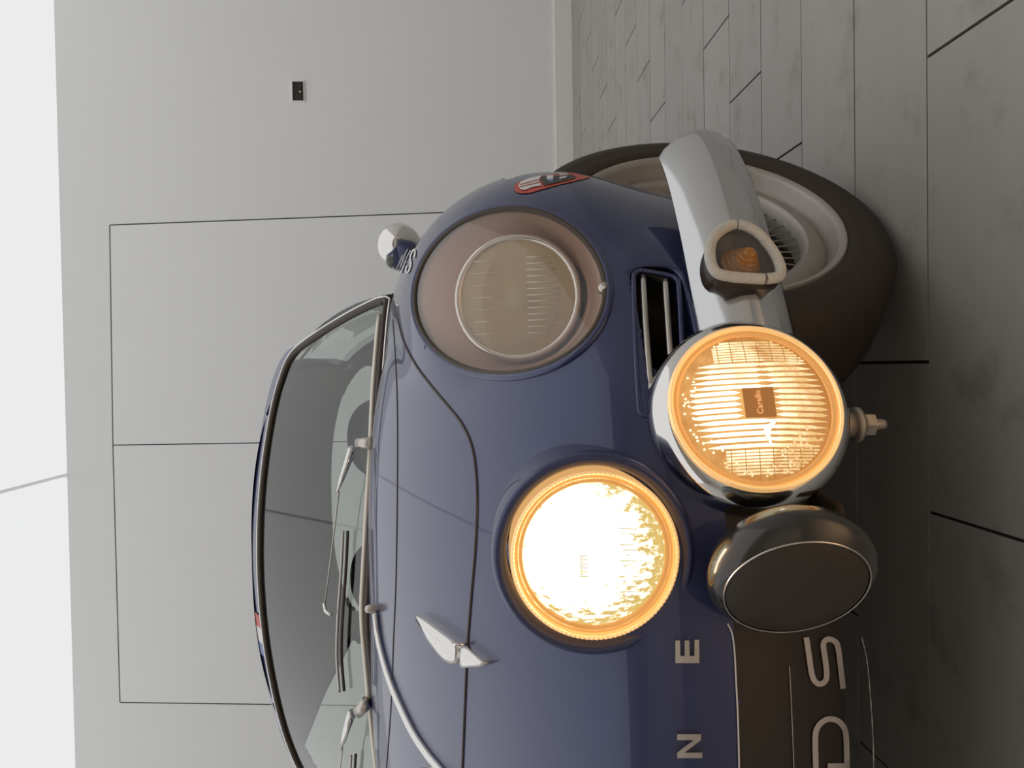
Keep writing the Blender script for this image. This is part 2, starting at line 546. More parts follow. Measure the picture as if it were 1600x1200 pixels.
def F_solid(s, y, z):
    y1 = NOSE + BN
    dy = np.maximum(y1 - y, 0) / BN + np.maximum(y - 3.75, 0) / 0.70
    rho = ((s / WID) ** 2.4 + dy ** 2.4) ** (1 / 2.4)
    top = np.interp(y, _yy, T_TOP)
    dz = np.where(z > ZM, (z - ZM) / (top - ZM), (ZM - z) / 0.26)
    fa = ((rho ** 3 + np.abs(dz) ** 3) ** (1 / 3.0) - 1) * 0.30
    zc = np.interp(y, _yy, T_FZ)
    e = np.maximum(1.29 - y, 0) / 0.30 + np.maximum(y - 3.7, 0) / 0.62
    fb = (np.sqrt(((s - 0.578) / 0.197) ** 2 + ((z - zc) / 0.212) ** 2 + e ** 2) - 1) * 0.19
    f = smin(fa, fb, 0.045)
    return smax(f, 0.165 - z, 0.03)


def F_holes(s, y, z):
    g = []
    fs = F_solid(s, y, z)
    o = (np.sqrt(((s - LAMP_O[0]) / LAMP_O[2]) ** 2 + ((z - LAMP_O[1]) / LAMP_O[3]) ** 2) - 1) * 0.115
    g.append(np.maximum(np.maximum(o, y - 1.20), 0.7 - y))
    i = np.sqrt((s - LAMP_I[0]) ** 2 + (z - LAMP_I[1]) ** 2) - LAMP_I[2]
    g.append(np.maximum(i, y - 0.92))
    for ay in (AXF, AXR):
        w = np.sqrt((y - ay) ** 2 + (z - WR) ** 2) - 0.303
        op = 2.0 * np.maximum(np.maximum(y - 1.15, 0), np.maximum(np.minimum(0.345 - z, s - 0.575), 0))
        g.append(np.maximum(np.maximum(w, 0.40 - s), fs + 0.016 - op))
    cab = np.maximum(np.maximum(np.abs(y - 2.60) - 0.78, s - 0.60), 0.32 - z)
    g.append(cab)
    # shallow recess behind the two grille bars
    gx = smax(np.abs(s - 0.503) - 0.086, np.abs(z - 0.424) - 0.028, 0.02)
    g.append(np.maximum(np.maximum(gx, -0.035 - fs), y - 1.05))
    out = g[0]
    for q in g[1:]:
        out = np.minimum(out, q)
    return out


def F_full(s, y, z):
    return smax(F_solid(s, y, z), -F_holes(s, y, z), 0.004)


def grad(F, p, h=1e-3):
    x, y, z = p[:, 0], p[:, 1], p[:, 2]
    S = lambda xx: np.abs(xx - XC)
    gx = F(S(x + h), y, z) - F(S(x - h), y, z)
    gy = F(S(x), y + h, z) - F(S(x), y - h, z)
    gz = F(S(x), y, z + h) - F(S(x), y, z - h)
    return np.stack([gx, gy, gz], -1) / (2 * h)


def hit(px, py, F=F_solid, t0=0.5, t1=2.6, fallback=None):
    """where the viewing ray meets the body form"""
    d = np.atleast_2d(ray(px, py))
    ts = np.linspace(t0, t1, 900)
    P = CAM + d[:, None, :] * ts[None, :, None]
    f = F(np.abs(P[..., 0] - XC), P[..., 1], P[..., 2])
    inside = f < 0
    idx = np.argmax(inside, 1)
    miss = ~inside.any(1)
    idx = np.where(miss, np.argmin(f, 1), idx)
    a = ts[np.maximum(idx - 1, 0)]; b = ts[idx]
    for _ in range(25):
        m = (a + b) / 2
        Q = CAM + d * m[:, None]
        fm = F(np.abs(Q[:, 0] - XC), Q[:, 1], Q[:, 2])
        a = np.where(fm > 0, m, a); b = np.where(fm > 0, b, m)
    Q = CAM + d * b[:, None]
    n = grad(F, Q); n /= np.linalg.norm(n, axis=1, keepdims=True) + 1e-9
    return Q, n, miss


def cast_y(s, z, F=F_solid, y0=0.6, y1=1.5):
    """depth of the body front at lateral offset s and height z"""
    s = np.atleast_1d(np.asarray(s, float)); z = np.atleast_1d(np.asarray(z, float))
    ys = np.linspace(y0, y1, 600)
    f = F(np.repeat(s[:, None], 600, 1), np.repeat(ys[None], len(s), 0), np.repeat(z[:, None], 600, 1))
    i = np.where((f < 0).any(1), np.argmax(f < 0, 1), np.argmin(f, 1))
    a = ys[np.maximum(i - 1, 0)]; b = ys[i]
    for _ in range(20):
        m = (a + b) / 2
        fm = F(s, m, z)
        a = np.where(fm > 0, m, a); b = np.where(fm > 0, b, m)
    return b


def surface_nets(xs, ys, zs, F):
    X, Y, Z = np.meshgrid(xs, ys, zs, indexing='ij')
    V = F(np.abs(X - XC), Y, Z).astype(np.float32)
    S = V < 0
    nx, ny, nz = S.shape
    cnt = np.zeros((nx - 1, ny - 1, nz - 1), np.int8)
    for i in (0, 1):
        for j in (0, 1):
            for k in (0, 1):
                cnt += S[i:nx - 1 + i, j:ny - 1 + j, k:nz - 1 + k]
    act = (cnt > 0) & (cnt < 8)
    I, J, K = np.nonzero(act)
    idx = -np.ones(act.shape, np.int64); idx[I, J, K] = np.arange(len(I))
    acc = np.zeros((len(I), 3)); num = np.zeros(len(I))
    cor = [(0, 0, 0), (1, 0, 0), (0, 1, 0), (1, 1, 0), (0, 0, 1), (1, 0, 1), (0, 1, 1), (1, 1, 1)]
    for a in range(8):
        for b in range(a + 1, 8):
            da = np.array(cor[a]); db = np.array(cor[b])
            if np.abs(da - db).sum() != 1:
                continue
            va = V[I + da[0], J + da[1], K + da[2]]; vb = V[I + db[0], J + db[1], K + db[2]]
            cr = (va < 0) != (vb < 0)
            t = np.where(cr, va / np.where(cr, va - vb, 1), 0)
            pa = np.stack([xs[I + da[0]], ys[J + da[1]], zs[K + da[2]]], -1)
            pb = np.stack([xs[I + db[0]], ys[J + db[1]], zs[K + db[2]]], -1)
            acc += np.where(cr[:, None], pa + (pb - pa) * t[:, None], 0); num += cr
    P = acc / num[:, None]
    quads = []
    for ax in range(3):
        sl0 = [slice(None)] * 3; sl1 = [slice(None)] * 3
        sl0[ax] = slice(0, -1); sl1[ax] = slice(1, None)
        ch = S[tuple(sl0)] != S[tuple(sl1)]
        o1, o2 = [(1, 2), (2, 0), (0, 1)][ax]
        A = np.stack(np.nonzero(ch), -1)
        dims = np.array([nx, ny, nz])
        ok = (A[:, o1] > 0) & (A[:, o2] > 0) & (A[:, o1] < dims[o1] - 1) & (A[:, o2] < dims[o2] - 1)
        A = A[ok]
        flip = S[A[:, 0], A[:, 1], A[:, 2]]
        def cell(d1, d2):
            B = A.copy(); B[:, o1] -= d1; B[:, o2] -= d2
            return idx[B[:, 0], B[:, 1], B[:, 2]]
        q = np.stack([cell(1, 1), cell(0, 1), cell(0, 0), cell(1, 0)], -1)
        q = np.where(flip[:, None], q, q[:, ::-1])
        quads.append(q)
    Q = np.concatenate(quads)
    Q = Q[(Q >= 0).all(1)]
    for _ in range(3):
        f = F(np.abs(P[:, 0] - XC), P[:, 1], P[:, 2])
        g = grad(F, P)
        g2 = (g ** 2).sum(1) + 1e-6
        st = -(f / g2)[:, None] * g
        L = np.linalg.norm(st, axis=1, keepdims=True)
        st *= np.minimum(1, 0.004 / (L + 1e-9))
        P = P + st
    return P, Q


car = bpy.data.objects.new('sports_car', None); link(car); car.location = CAR0
tag(car, 'blue classic sports car with round lamps, one headlamp and fog lamp lit', 'car')

xs = np.arange(XC - 0.816, XC + 0.8161, 0.008)
ys = np.concatenate([np.arange(0.705, 1.76, 0.007), np.arange(1.77, 4.52, 0.03)])
zs = np.arange(0.13, 0.95, 0.008)
BP, BQ = surface_nets(xs, ys, zs, F_full)
BN_ = grad(F_full, BP); BN_ /= np.linalg.norm(BN_, axis=1, keepdims=True) + 1e-9

# bonnet outline in plan, traced along the shut line
SHUT = [(614, 468), (622, 500), (632, 535), (650, 570), (672, 600), (700, 634), (722, 662), (737, 695), (744, 735), (746, 790),
        (743, 860), (737, 930), (731, 1010), (727, 1100), (723, 1200)]
sp = smooth_path(SHUT, 90)
shut3, shutn, miss = hit(sp[:, 0], sp[:, 1])
plan = np.stack([np.abs(shut3[:, 0] - XC), shut3[:, 1]], -1)
right_side = shut3[:, 0] > XC
plan = plan[right_side]
plan = np.concatenate([[[min(plan[0, 0], 0.62), 1.74]], plan, [[0.0, plan[-1, 1]]]])


def in_poly(px, py, poly):
    n = len(poly); res = np.zeros(len(px), bool)
    j = n - 1
    for i in range(n):
        xi, yi = poly[i]; xj, yj = poly[j]
        c = ((yi > py) != (yj > py)) & (px < (xj - xi) * (py - yi) / (yj - yi + 1e-12) + xi)
        res ^= c; j = i
    return res


C = BP[BQ].mean(1)
CN = BN_[BQ].mean(1)
poly = np.concatenate([plan, [[0.0, 1.74]]])
poly[-1] = [-0.01, 1.74]; poly[-2][0] = -0.01
hood = in_poly(np.abs(C[:, 0] - XC), C[:, 1], poly) & (CN[:, 2] > 0.15) & (C[:, 2] > 0.55)
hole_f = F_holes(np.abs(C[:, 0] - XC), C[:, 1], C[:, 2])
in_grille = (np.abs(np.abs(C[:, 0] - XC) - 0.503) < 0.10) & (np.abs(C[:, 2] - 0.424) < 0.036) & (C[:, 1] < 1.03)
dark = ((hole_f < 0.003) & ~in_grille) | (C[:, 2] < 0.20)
sA = np.abs(C[:, 0] - XC)
apron = (~dark) & (C[:, 2] < 0.389) & (C[:, 1] < 1.0) & (sA < 0.36)


def sub_mesh(name, mask, mats, parent, fm=None):
    q = BQ[mask]
    used, inv = np.unique(q, return_inverse=True)
    return mesh_obj(name, BP[used], inv.reshape(q.shape), mats, parent, True, CAR0,
                    fmat=None if fm is None else fm[mask], normals=BN_[used])


shell_mask = ~hood & ~apron
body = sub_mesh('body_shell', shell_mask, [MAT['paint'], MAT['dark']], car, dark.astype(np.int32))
bonnet = sub_mesh('bonnet', hood, [MAT['paint']], car)
tag(bonnet, 'glossy blue bonnet lid')
apr = sub_mesh('front_apron', apron, [MAT['apron']], car)
tag(apr, 'black lower nose apron with grey lettering')


def offset_hits(px, py, off, F=F_solid):
    q, n, m = hit(px, py, F)
    return q + n * off, n


gp, _ = offset_hits(sp[:, 0], sp[:, 1], 0.0000)
gap_path = np.concatenate([gp, ])
part('shut_line', tube(gap_path, 0.0024, 6), MAT['gasket'], car)
left = gp[::-1].copy(); left = left[(left[:, 0] - XC) > 0.02]
left[:, 0] = 2 * XC - left[:, 0]
left = left[left[:, 0] < gp[-1, 0] - 0.005]
part('shut_line', tube(left, 0.0024, 6), MAT['gasket'], car)


def ribbon(name, pts, w, m, parent, off=0.0012, n=60, closed=False, F=F_solid):
    """a thin vinyl strip following the body; pts are centre points, w the width as seen"""
    c = smooth_path(pts, n, closed)
    t = np.gradient(c, axis=0)
    t /= np.linalg.norm(t, axis=1, keepdims=True)
    nn = np.stack([-t[:, 1], t[:, 0]], -1)
    W = np.full(len(c), w / 2.0) if np.isscalar(w) else np.interp(np.linspace(0, 1, len(c)), np.linspace(0, 1, len(w)), w) / 2
    V, Fc = [], []
    cols = []
    for k in (-1, 0, 1):
        q = c + nn * (W * k)[:, None]
        cols.append(offset_hits(q[:, 0], q[:, 1], off, F)[0])
    N = len(c)
    for col_ in cols:
        V += list(col_)
    for a in range(2):
        for i in range(N - 1):
            Fc.append((a * N + i, a * N + i + 1, (a + 1) * N + i + 1, (a + 1) * N + i))
    return part(name, (V, Fc), m, parent)


def decal(name, polys, m, parent, off=0.0012, cuts=3, thick=0.0, F=F_solid):
    bm = bmesh.new()
    for pl in polys:
        vs = [bm.verts.new((x, y, 0)) for x, y in pl]
        bm.faces.new(vs)
    bmesh.ops.triangulate(bm, faces=bm.faces)
    if cuts:
        bmesh.ops.subdivide_edges(bm, edges=bm.edges, cuts=cuts, use_grid_fill=True)
    bm.verts.ensure_lookup_table()
    q = np.array([v.co[:2] for v in bm.verts])
    w, n = offset_hits(q[:, 0], q[:, 1], off, F)
    if thick:
        ext = bmesh.ops.extrude_face_region(bm, geom=bm.faces)
        ve = [g for g in ext['geom'] if isinstance(g, bmesh.types.BMVert)]
        base = {(round(v.co.x, 3), round(v.co.y, 3)): i for i, v in enumerate(list(bm.verts)[:len(q)])}
        for v in ve:
            i = base[(round(v.co.x, 3), round(v.co.y, 3))]
            v.co = w[i] + n[i] * thick - CAR0
        for i, v in enumerate(list(bm.verts)[:len(q)]):
            v.co = w[i] - CAR0
    else:
        for i, v in enumerate(bm.verts):
            v.co = w[i] - CAR0
    bmesh.ops.recalc_face_normals(bm, faces=bm.faces)
    me = bpy.data.meshes.new(name); bm.to_mesh(me); bm.free()
    me.materials.append(m)
    return link(bpy.data.objects.new(name, me), parent)


# raised chrome letters on the nose
tag(decal('letter', [[(1054, 1034), (1090.5, 1034), (1090.5, 1023), (1054, 1023)], [(1083, 1023), (1090.5, 1023), (1090, 998), (1083, 998)],
                 [(1068, 1023), (1075.5, 1023), (1075, 999), (1068, 999)], [(1054, 1023), (1061.5, 1023), (1061, 999), (1054, 999)]],
          MAT['satin'], car, 0.0, 2, 0.005), 'chrome letter E')
tag(decal('letter', [[(1057, 1181), (1095, 1181), (1095, 1172.5), (1057, 1172.5)], [(1057, 1153), (1093, 1153), (1093, 1144), (1057, 1144)],
                 [(1057, 1172.5), (1068, 1172.5), (1093, 1153), (1082, 1153)]], MAT['satin'], car, 0.0, 2, 0.005), 'chrome letter N')
# grey lettering and pinstripes on the apron
zz = lambda L: [(1240 + a / 5.457, 980 + b / 5.457) for a, b in L]
tag(ribbon('letter', zz([(98, 85), (120, 230), (140, 370), (165, 450), (215, 482), (262, 450), (270, 380), (255, 250), (242, 150), (262, 110), (300, 102), (350, 130), (372, 200), (390, 350), (410, 522)]), 8.6, MAT['lettergrey'], apr, 0.0015, 120), 'grey rounded letter S')
tag(ribbon('letter', zz([(182, 1500), (179, 1200), (175, 930), (200, 840), (250, 793), (305, 780), (370, 800), (420, 860), (436, 940), (440, 1100), (444, 1210)]), 8.8, MAT['lettergrey'], apr, 0.0015, 120), 'grey rounded letter cut by the picture edge')
ribbon('letter_bar', zz([(278, 1180), (350, 1180), (446, 1181)]), 8.6, MAT['lettergrey'], apr, 0.0015, 20)
ribbon('pinstripe', [(1136, 974), (1143, 990), (1147, 1020), (1149, 1060), (1152, 1120), (1154, 1200), (1155, 1290)], 2.6, MAT['white'], car, 0.0015)
ribbon('pinstripe', [(1232, 1040), (1235, 1100), (1239, 1200), (1241, 1290)], 1.1, MAT['lettergrey'], apr, 0.0015)
ribbon('pinstripe', [(1344, 995), (1352, 1030), (1357, 1080), (1361, 1140), (1363, 1200), (1364, 1290)], 1.4, MAT['lettergrey'], apr, 0.0015)

# fender sticker
st = decal('fender_sticker', [[(803, 296), (805, 290), (812, 284), (830, 279), (850, 275), (875, 272), (895, 271), (915, 276), (924, 278), (900, 283.5), (870, 290.5), (845, 297.5), (830, 302), (816, 303.5), (807, 301.5)]], MAT['red'], car, 0.001, 6)
tag(st, 'red oval sticker with white and grey print')
decal('print', [[(810, 293), (814, 286), (828, 280), (846, 276.5), (842, 284), (846, 292), (833, 294), (821, 299), (814, 298)]], MAT['white'], st, 0.0022, 4)
decal('print', [[(846, 283), (843, 278), (893, 274.5), (900, 278), (896, 281), (866, 288.5), (850, 292)]], MAT['seam'], st, 0.0020, 4)
for pl in ([(813, 290.5), (842, 283), (842, 284), (813, 291.6)], [(812, 294.2), (843, 287), (843.5, 288), (812.5, 295.2)]):
    decal('print', [pl], MAT['red'], st, 0.0029, 4)
decal('print', [[(854, 277.5), (864.5, 276.5), (864.5, 282), (855, 283.5)]], MAT['white'], st, 0.003, 2)
decal('print', [[(855, 283.5), (864.5, 282), (864.5, 288), (858, 286)]], MAT['skyblue'], st, 0.003, 2)
decal('print', [[(874, 275.3), (887, 274.6), (885, 276.2), (874, 277.6)]], MAT['white'], st, 0.003, 2)
decal('print', [[(874, 280), (887, 277.3), (884, 280.2), (874, 283)]], MAT['white'], st, 0.003, 2)

# long white lettering along the wing top
z2 = lambda L: [(600 + a / 17.15, 370 + b / 17.15) for a, b in L]
ribbon('letter', z2([(830, 560), (850, 430), (830, 350), (770, 420), (720, 560), (740, 720), (700, 880), (650, 960), (600, 920), (630, 790)]), 2.6, MAT['white'], car, 0.0015, 60)
ribbon('letter', z2([(480, 970), (560, 740), (640, 540), (730, 370)]), 1.8, MAT['white'], car, 0.0015, 24)
ribbon('letter', z2([(410, 950), (500, 690), (600, 440), (660, 340)]), 1.5, MAT['white'], car, 0.0015, 24)
ribbon('letter', z2([(340, 920), (430, 700), (520, 500)]), 1.5, MAT['white'], car, 0.0015, 24)

# ------------------------------------------------------------------ windscreen and greenhouse
def y_ws(s, z):
    return 1.42 + 1.35 * (z - 0.81) + 0.45 * s * s


F_ws = lambda s, y, z: -(y - y_ws(s, z))          # negative behind the screen surface


def ws_pts(px):
    px = np.asarray(px, float)
    d = ray(px[:, 0], px[:, 1])
    a = np.full(len(px), 0.6); b = np.full(len(px), 3.2)
    for _ in range(45):
        m = (a + b) / 2
        Q = CAM + d * m[:, None]
        f = F_ws(np.abs(Q[:, 0] - XC), Q[:, 1], Q[:, 2])
        a = np.where(f > 0, m, a); b = np.where(f > 0, b, m)
    return CAM + d * b[:, None]


def ws_n(p):
    s = p[:, 0] - XC
    n = np.stack([0.9 * s, -np.ones(len(p)), np.full(len(p), 1.35)], -1)
    return n / np.linalg.norm(n, axis=1, keepdims=True)


TOP = [(403, 893), (405, 800), (412, 720), (425, 640), (440, 585), (457, 550), (490, 523), (540, 492), (585, 469), (604, 464)]
BASE = [(611, 468), (607, 500), (602, 560), (598, 620), (595, 693), (589, 800), (581, 947)]
tp = smooth_path(TOP, 60); bp_ = smooth_path(BASE, 40)
rp = ws_pts(np.concatenate([tp, bp_]))
rs = rp[:, 0] - XC; rz = rp[:, 2]
keep = rs > 0.012
rs, rz = rs[keep], rz[keep]
loop_s = np.concatenate([[0], rs, [0], -rs[::-1]])
loop_z = np.concatenate([[rz[0]], rz, [rz[-1]], rz[::-1]])


def loop3(inset, lift):
    """the screen outline, moved inwards by inset and out of the glass by lift"""
    c = np.array([0.0, 0.98])
    P2 = np.stack([loop_s, loop_z], -1)
    t = np.roll(P2, -1, 0) - np.roll(P2, 1, 0)
    t /= np.linalg.norm(t, axis=1, keepdims=True)
    n = np.stack([-t[:, 1], t[:, 0]], -1)
    n *= np.sign(((c - P2) * n).sum(1))[:, None]
    for _ in range(3):
        n = (np.roll(n, 1, 0) + n * 2 + np.roll(n, -1, 0)); n /= np.linalg.norm(n, axis=1, keepdims=True)
    Q = P2 + n * inset
    p = np.stack([Q[:, 0] + XC, y_ws(np.abs(Q[:, 0]), Q[:, 1]), Q[:, 1]], -1)
    return p + ws_n(p) * lift


# glass: rows from the base to the top
mid = len(rs) and int(np.argmax(rs))
up_s, up_z = rs[:mid + 1][::-1], rz[:mid + 1][::-1]          # corner -> top
lo_s, lo_z = rs[mid:], rz[mid:]                               # corner -> base centre
rows, cols_ = 40, 48
V, Fc = [], []
o_s = np.argsort(lo_s); b_of = lambda s: np.interp(s, lo_s[o_s], lo_z[o_s])
t_s = np.argsort(up_s); t_of = lambda s: np.interp(s, up_s[t_s], up_z[t_s])
smx = rs.max() - 0.003
for i in range(rows + 1):
    for j in range(cols_ + 1):
        s = smx * math.sin(math.pi / 2 * (2 * j / cols_ - 1))
        z0, z1 = b_of(abs(s)) + 0.002, t_of(abs(s)) - 0.002
        z = z0 + (z1 - z0) * i / rows
        V.append((XC + s, y_ws(s, z), z))
for i in range(rows):
    for j in range(cols_):
        a = i * (cols_ + 1) + j
        Fc.append((a, a + 1, a + cols_ + 2, a + cols_ + 1))
windscreen = part('windscreen', (V, Fc), MAT['screen'], car)
part('gasket', tube(loop3(0.0085, 0.001), 0.0082, 8, True, 0.8), MAT['gasket'], windscreen)
bs = np.linspace(-0.585, 0.585, 60)
bz = b_of(np.abs(bs)) + 0.021
base_tr = np.stack([XC + bs, y_ws(bs, bz), bz], -1)
base_tr = base_tr + ws_n(base_tr) * 0.002
part('inner_trim', tube(base_tr, 0.0055, 8), MAT['cream'], windscreen)
part('outer_trim', tube(loop3(0.000, 0.003), 0.0026, 6, True), MAT['chrome'], windscreen)

ha, hb_ = loop3(0.0, -0.001), loop3(-0.034, -0.006)
tw = np.clip((ha[:, 2] - 1.045) / 0.07, 0.0, 1.0)[:, None]; tw = tw * tw * (3 - 2 * tw)
hb_ = ha + (hb_ - ha) * (0.06 + 0.94 * tw)
V, Fc = list(ha) + list(hb_), []
for i in range(len(ha)):
    j = (i + 1) % len(ha)
    if min(ha[i, 2], ha[j, 2]) > 1.04:
        Fc.append((i, j, len(ha) + j, len(ha) + i))
part('roof_header', (V, Fc), MAT['paint'], car)

# roof, pillars and rear window: one superelliptic shell cut at the screen
ROOF = smooth_tab([(0.4, 1.13), (1.6, 1.16), (1.95, 1.204), (2.35, 1.222), (2.9, 1.195), (3.3, 1.08), (3.9, 0.86), (5, 0.6)], 0.22)
def roof_z(y): return np.interp(y, _yy, ROOF)
def roof_w(y): return np.interp(y, [1.3, 1.85, 2.2, 2.6, 3.3, 4.0], [0.628, 0.628, 0.645, 0.65, 0.62, 0.52])
def shell_pt(y, q, inset=0.0):
    w = roof_w(y) - inset; h = roof_z(y) - 0.79 - inset
    c, s_ = math.cos(q), math.sin(q)
    e = 2 / 2.5
    return XC + w * math.copysign(abs(c) ** e, c), y, 0.79 + h * abs(s_) ** e


def greenhouse(inset):
    yy = np.concatenate([np.arange(1.50, 2.02, 0.008), np.arange(2.03, 3.92, 0.014)])
    qq = np.linspace(0.0, math.pi, 181)
    V = [shell_pt(y, q, inset) for y in yy for q in qq]
    n = len(qq)
    roof, side_l, side_r, rear = [], [], [], []
    for i in range(len(yy) - 1):
        for j in range(n - 1):
            f = (i * n + j, i * n + j + 1, (i + 1) * n + j + 1, (i + 1) * n + j)
            c = np.mean([V[k] for k in f], 0)
            s = c[0] - XC
            if c[1] < y_ws(abs(s), c[2]) + 0.004:
                continue
            y, z = c[1], c[2]
            # rear window: rounded slot
            a = max(abs(s) - 0.34, 0) / 0.15
            b = (max(abs(y - 3.32) - 0.30, 0)) / 0.12
            if a * a + b * b < 1 and y > 2.9 and z > 0.80:
                rear.append(f); continue
            # side windows
            zt_ = 0.79 + (roof_z(y) - 0.79) * 0.72
            if abs(s) > 0.3 and 0.855 < z < zt_ and (y_ws(abs(s), z) + 0.07) < y < 3.0 - 0.25 * (z - 0.85) / 0.3:
                (side_r if s > 0 else side_l).append(f); continue
            roof.append(f)
    return V, roof, side_l, side_r, rear


V, roof, sl, sr, rear = greenhouse(0.0)
part('roof', (V, roof), MAT['paint'], car)
rw = part('rear_window', (V, rear), MAT['clear'], car)
part('side_window', (V, sl), MAT['clear'], car)
part('side_window', (V, sr), MAT['clear'], car)
V2, roof2, *_x = greenhouse(0.018)
lining = part('headlining', (V2, roof2), MAT['lining'], car)
for nm in ('roof', 'rear_window', 'side_window', 'side_window.001', 'headlining'):
    o = bpy.data.objects[nm]
    bm = bmesh.new(); bm.from_mesh(o.data)
    bmesh.ops.delete(bm, geom=[v for v in bm.verts if not v.link_faces], context='VERTS')
    bm.to_mesh(o.data); bm.free()

# tricolour band at the front of the roof
def roof_band(name, s0, s1, m):
    V, Fc = [], []
    N = 8
    for i in range(9):
        for j in range(N + 1):
            s = s0 + (s1 - s0) * j / N
            k = i / 8
            z = t_of(abs(s)) + 0.004 + 0.030 * k
            n_ = ws_n(np.array([[XC + s, 0, 0]]))[0]
            V.append(tuple(np.array([XC + s, y_ws(s, z), z]) + n_ * (0.0012 - 0.005 * k)))
    for i in range(8):
        for j in range(N):
            a = i * (N + 1) + j
            Fc.append((a, a + 1, a + N + 2, a + N + 1))
    return part(name, (V, Fc), m, car)
roof_band('roof_stripe', -0.165, -0.132, MAT['red'])
roof_band('roof_stripe', -0.205, -0.165, MAT['white'])
roof_band('roof_stripe', -0.238, -0.205, MAT['skyblue'])

# cabin: seats, dashboard, steering wheel
def superbox(c, r, p=3.5, n=24, rot=0.0):
    V, Fc = [], []
    def f(w, m): return math.copysign(abs(w) ** m, w)
    for i in range(n + 1):
        th = -math.pi / 2 + math.pi * i / n
        for j in range(2 * n):
            ph = 2 * math.pi * j / (2 * n)
            x = r[0] * f(math.cos(th), 2 / p) * f(math.cos(ph), 2 / p)
            y = r[1] * f(math.cos(th), 2 / p) * f(math.sin(ph), 2 / p)
            z = r[2] * f(math.sin(th), 2 / p)
            y, z = y * math.cos(rot) - z * math.sin(rot), y * math.sin(rot) + z * math.cos(rot)
            V.append((c[0] + x, c[1] + y, c[2] + z))
    for i in range(n):
        for j in range(2 * n):
            j2 = (j + 1) % (2 * n)
            Fc.append((i * 2 * n + j, i * 2 * n + j2, (i + 1) * 2 * n + j2, (i + 1) * 2 * n + j))
    return V, Fc
for sd in (1, -1):
    cx = XC + sd * 0.27
    seat = part('seat', superbox((cx, 2.25, 0.44), (0.20, 0.25, 0.09)), MAT['seat'], car)
    part('backrest', superbox((cx, 2.56, 0.70), (0.19, 0.075, 0.28), 2.8, rot=-0.25), MAT['seat'], seat)
    part('headrest', superbox((cx - sd * 0.03, 2.64, 0.955), (0.135, 0.05, 0.115), 2.2, rot=-0.2), MAT['seat'], seat)
part('dashboard', superbox((XC, 1.80, 0.74), (0.57, 0.13, 0.07), 4), MAT['cabin'], car)
sw = part('steering_wheel', lathe([(0.185 + 0.012 * math.cos(a), 0.012 * math.sin(a)) for a in np.linspace(0, 2 * math.pi, 10)], (XC + 0.27, 2.02, 0.74), (0, 1, 0.35), 48), MAT['cabin'], car)
part('spoke', merge(tube([(XC + 0.27 - 0.18, 2.02, 0.74), (XC + 0.27 + 0.18, 2.02, 0.74)], 0.012), tube([(XC + 0.27, 2.02, 0.74), (XC + 0.27, 2.07, 0.57)], 0.012)), MAT['satin'], sw)

# ------------------------------------------------------------------ trim on the bonnet
cp = smooth_path([(590, 957), (593, 985), (600, 1020), (612, 1060), (628, 1100), (650, 1145), (672, 1178), (692, 1202), (716, 1232), (730, 1255)], 60)
q, n, _ = hit(cp[:, 0], cp[:, 1])
part('chrome_strip', tube(q + n * 0.004, 0.0062, 8), MAT['chrome'], bonnet)
q, n = offset_hits([589], [950], 0.0)
part('washer_jet', merge(lathe([(0.0001, 0.022), (0.006, 0.020), (0.008, 0.012), (0.0075, -0.006)], q[0], n[0], 16), tube([q[0] + n[0] * .012, q[0] + n[0] * .012 + [0, .02, 0.004]], .003)), MAT['satin'], bonnet)
# thin dark moulding across the bonnet's rear edge
mp_ = smooth_path([(614, 500), (618, 560), (621, 640), (621, 760), (619, 900), (615, 1000), (613, 1060), (610, 1120), (604, 1200)], 60)
part('rear_seam', tube(offset_hits(mp_[:, 0], mp_[:, 1], 0.0)[0], 0.0014, 6), MAT['gasket'], car)


def pillow(name, outline, m, parent, h=0.016, shrink=0.72, base=0.001):
    o = np.array(outline, float)
    o = smooth_path(o, len(o) * 4, True)
    c = o.mean(0)
    N = len(o)
    V, Fc = [], []
    for k, (sh, hh) in enumerate(((1.0, base - 0.004), (1.0, h * 0.55), (0.93, h * 0.85), (shrink, h), (0.02, h * 1.05))):
        pp = c + (o - c) * sh
        w, n = offset_hits(pp[:, 0], pp[:, 1], 0.0)
        V += list(w + n * hh)
    for a in range(4):
        for i in range(N):
            j = (i + 1) % N
            Fc.append((a * N + i, a * N + j, (a + 1) * N + j, (a + 1) * N + i))
    return part(name, (V, Fc), m, parent)
catch = pillow('bonnet_catch', [(663, 960), (672, 962), (700, 982), (724, 1000), (730, 1006), (728, 1030), (722, 1035), (712, 1031), (696, 1014), (678, 990)], MAT['chrome'], bonnet, 0.020, 0.55)
pillow('hinge', [(725, 1014), (734, 1013), (734, 1026), (725, 1027)], MAT['satin'], catch, 0.013, 0.8)
pillow('striker', [(731, 1012), (738, 1008), (752, 1018), (768, 1033), (764, 1039), (748, 1041), (732, 1039)], MAT['chrome'], catch, 0.016, 0.6)

for src, par in ((catch, bonnet),):           # its twin on the other side of the bonnet
    twin = src.copy(); twin.data = src.data.copy(); COL.objects.link(twin); twin.parent = par
    twin.data.transform(Matrix.Diagonal((-1, 1, 1, 1))); twin.data.flip_normals()
    for ch in [o for o in bpy.data.objects if o.parent == src]:
        c2 = ch.copy(); c2.data = ch.data.copy(); COL.objects.link(c2); c2.parent = twin
        c2.data.transform(Matrix.Diagonal((-1, 1, 1, 1))); c2.data.flip_normals()

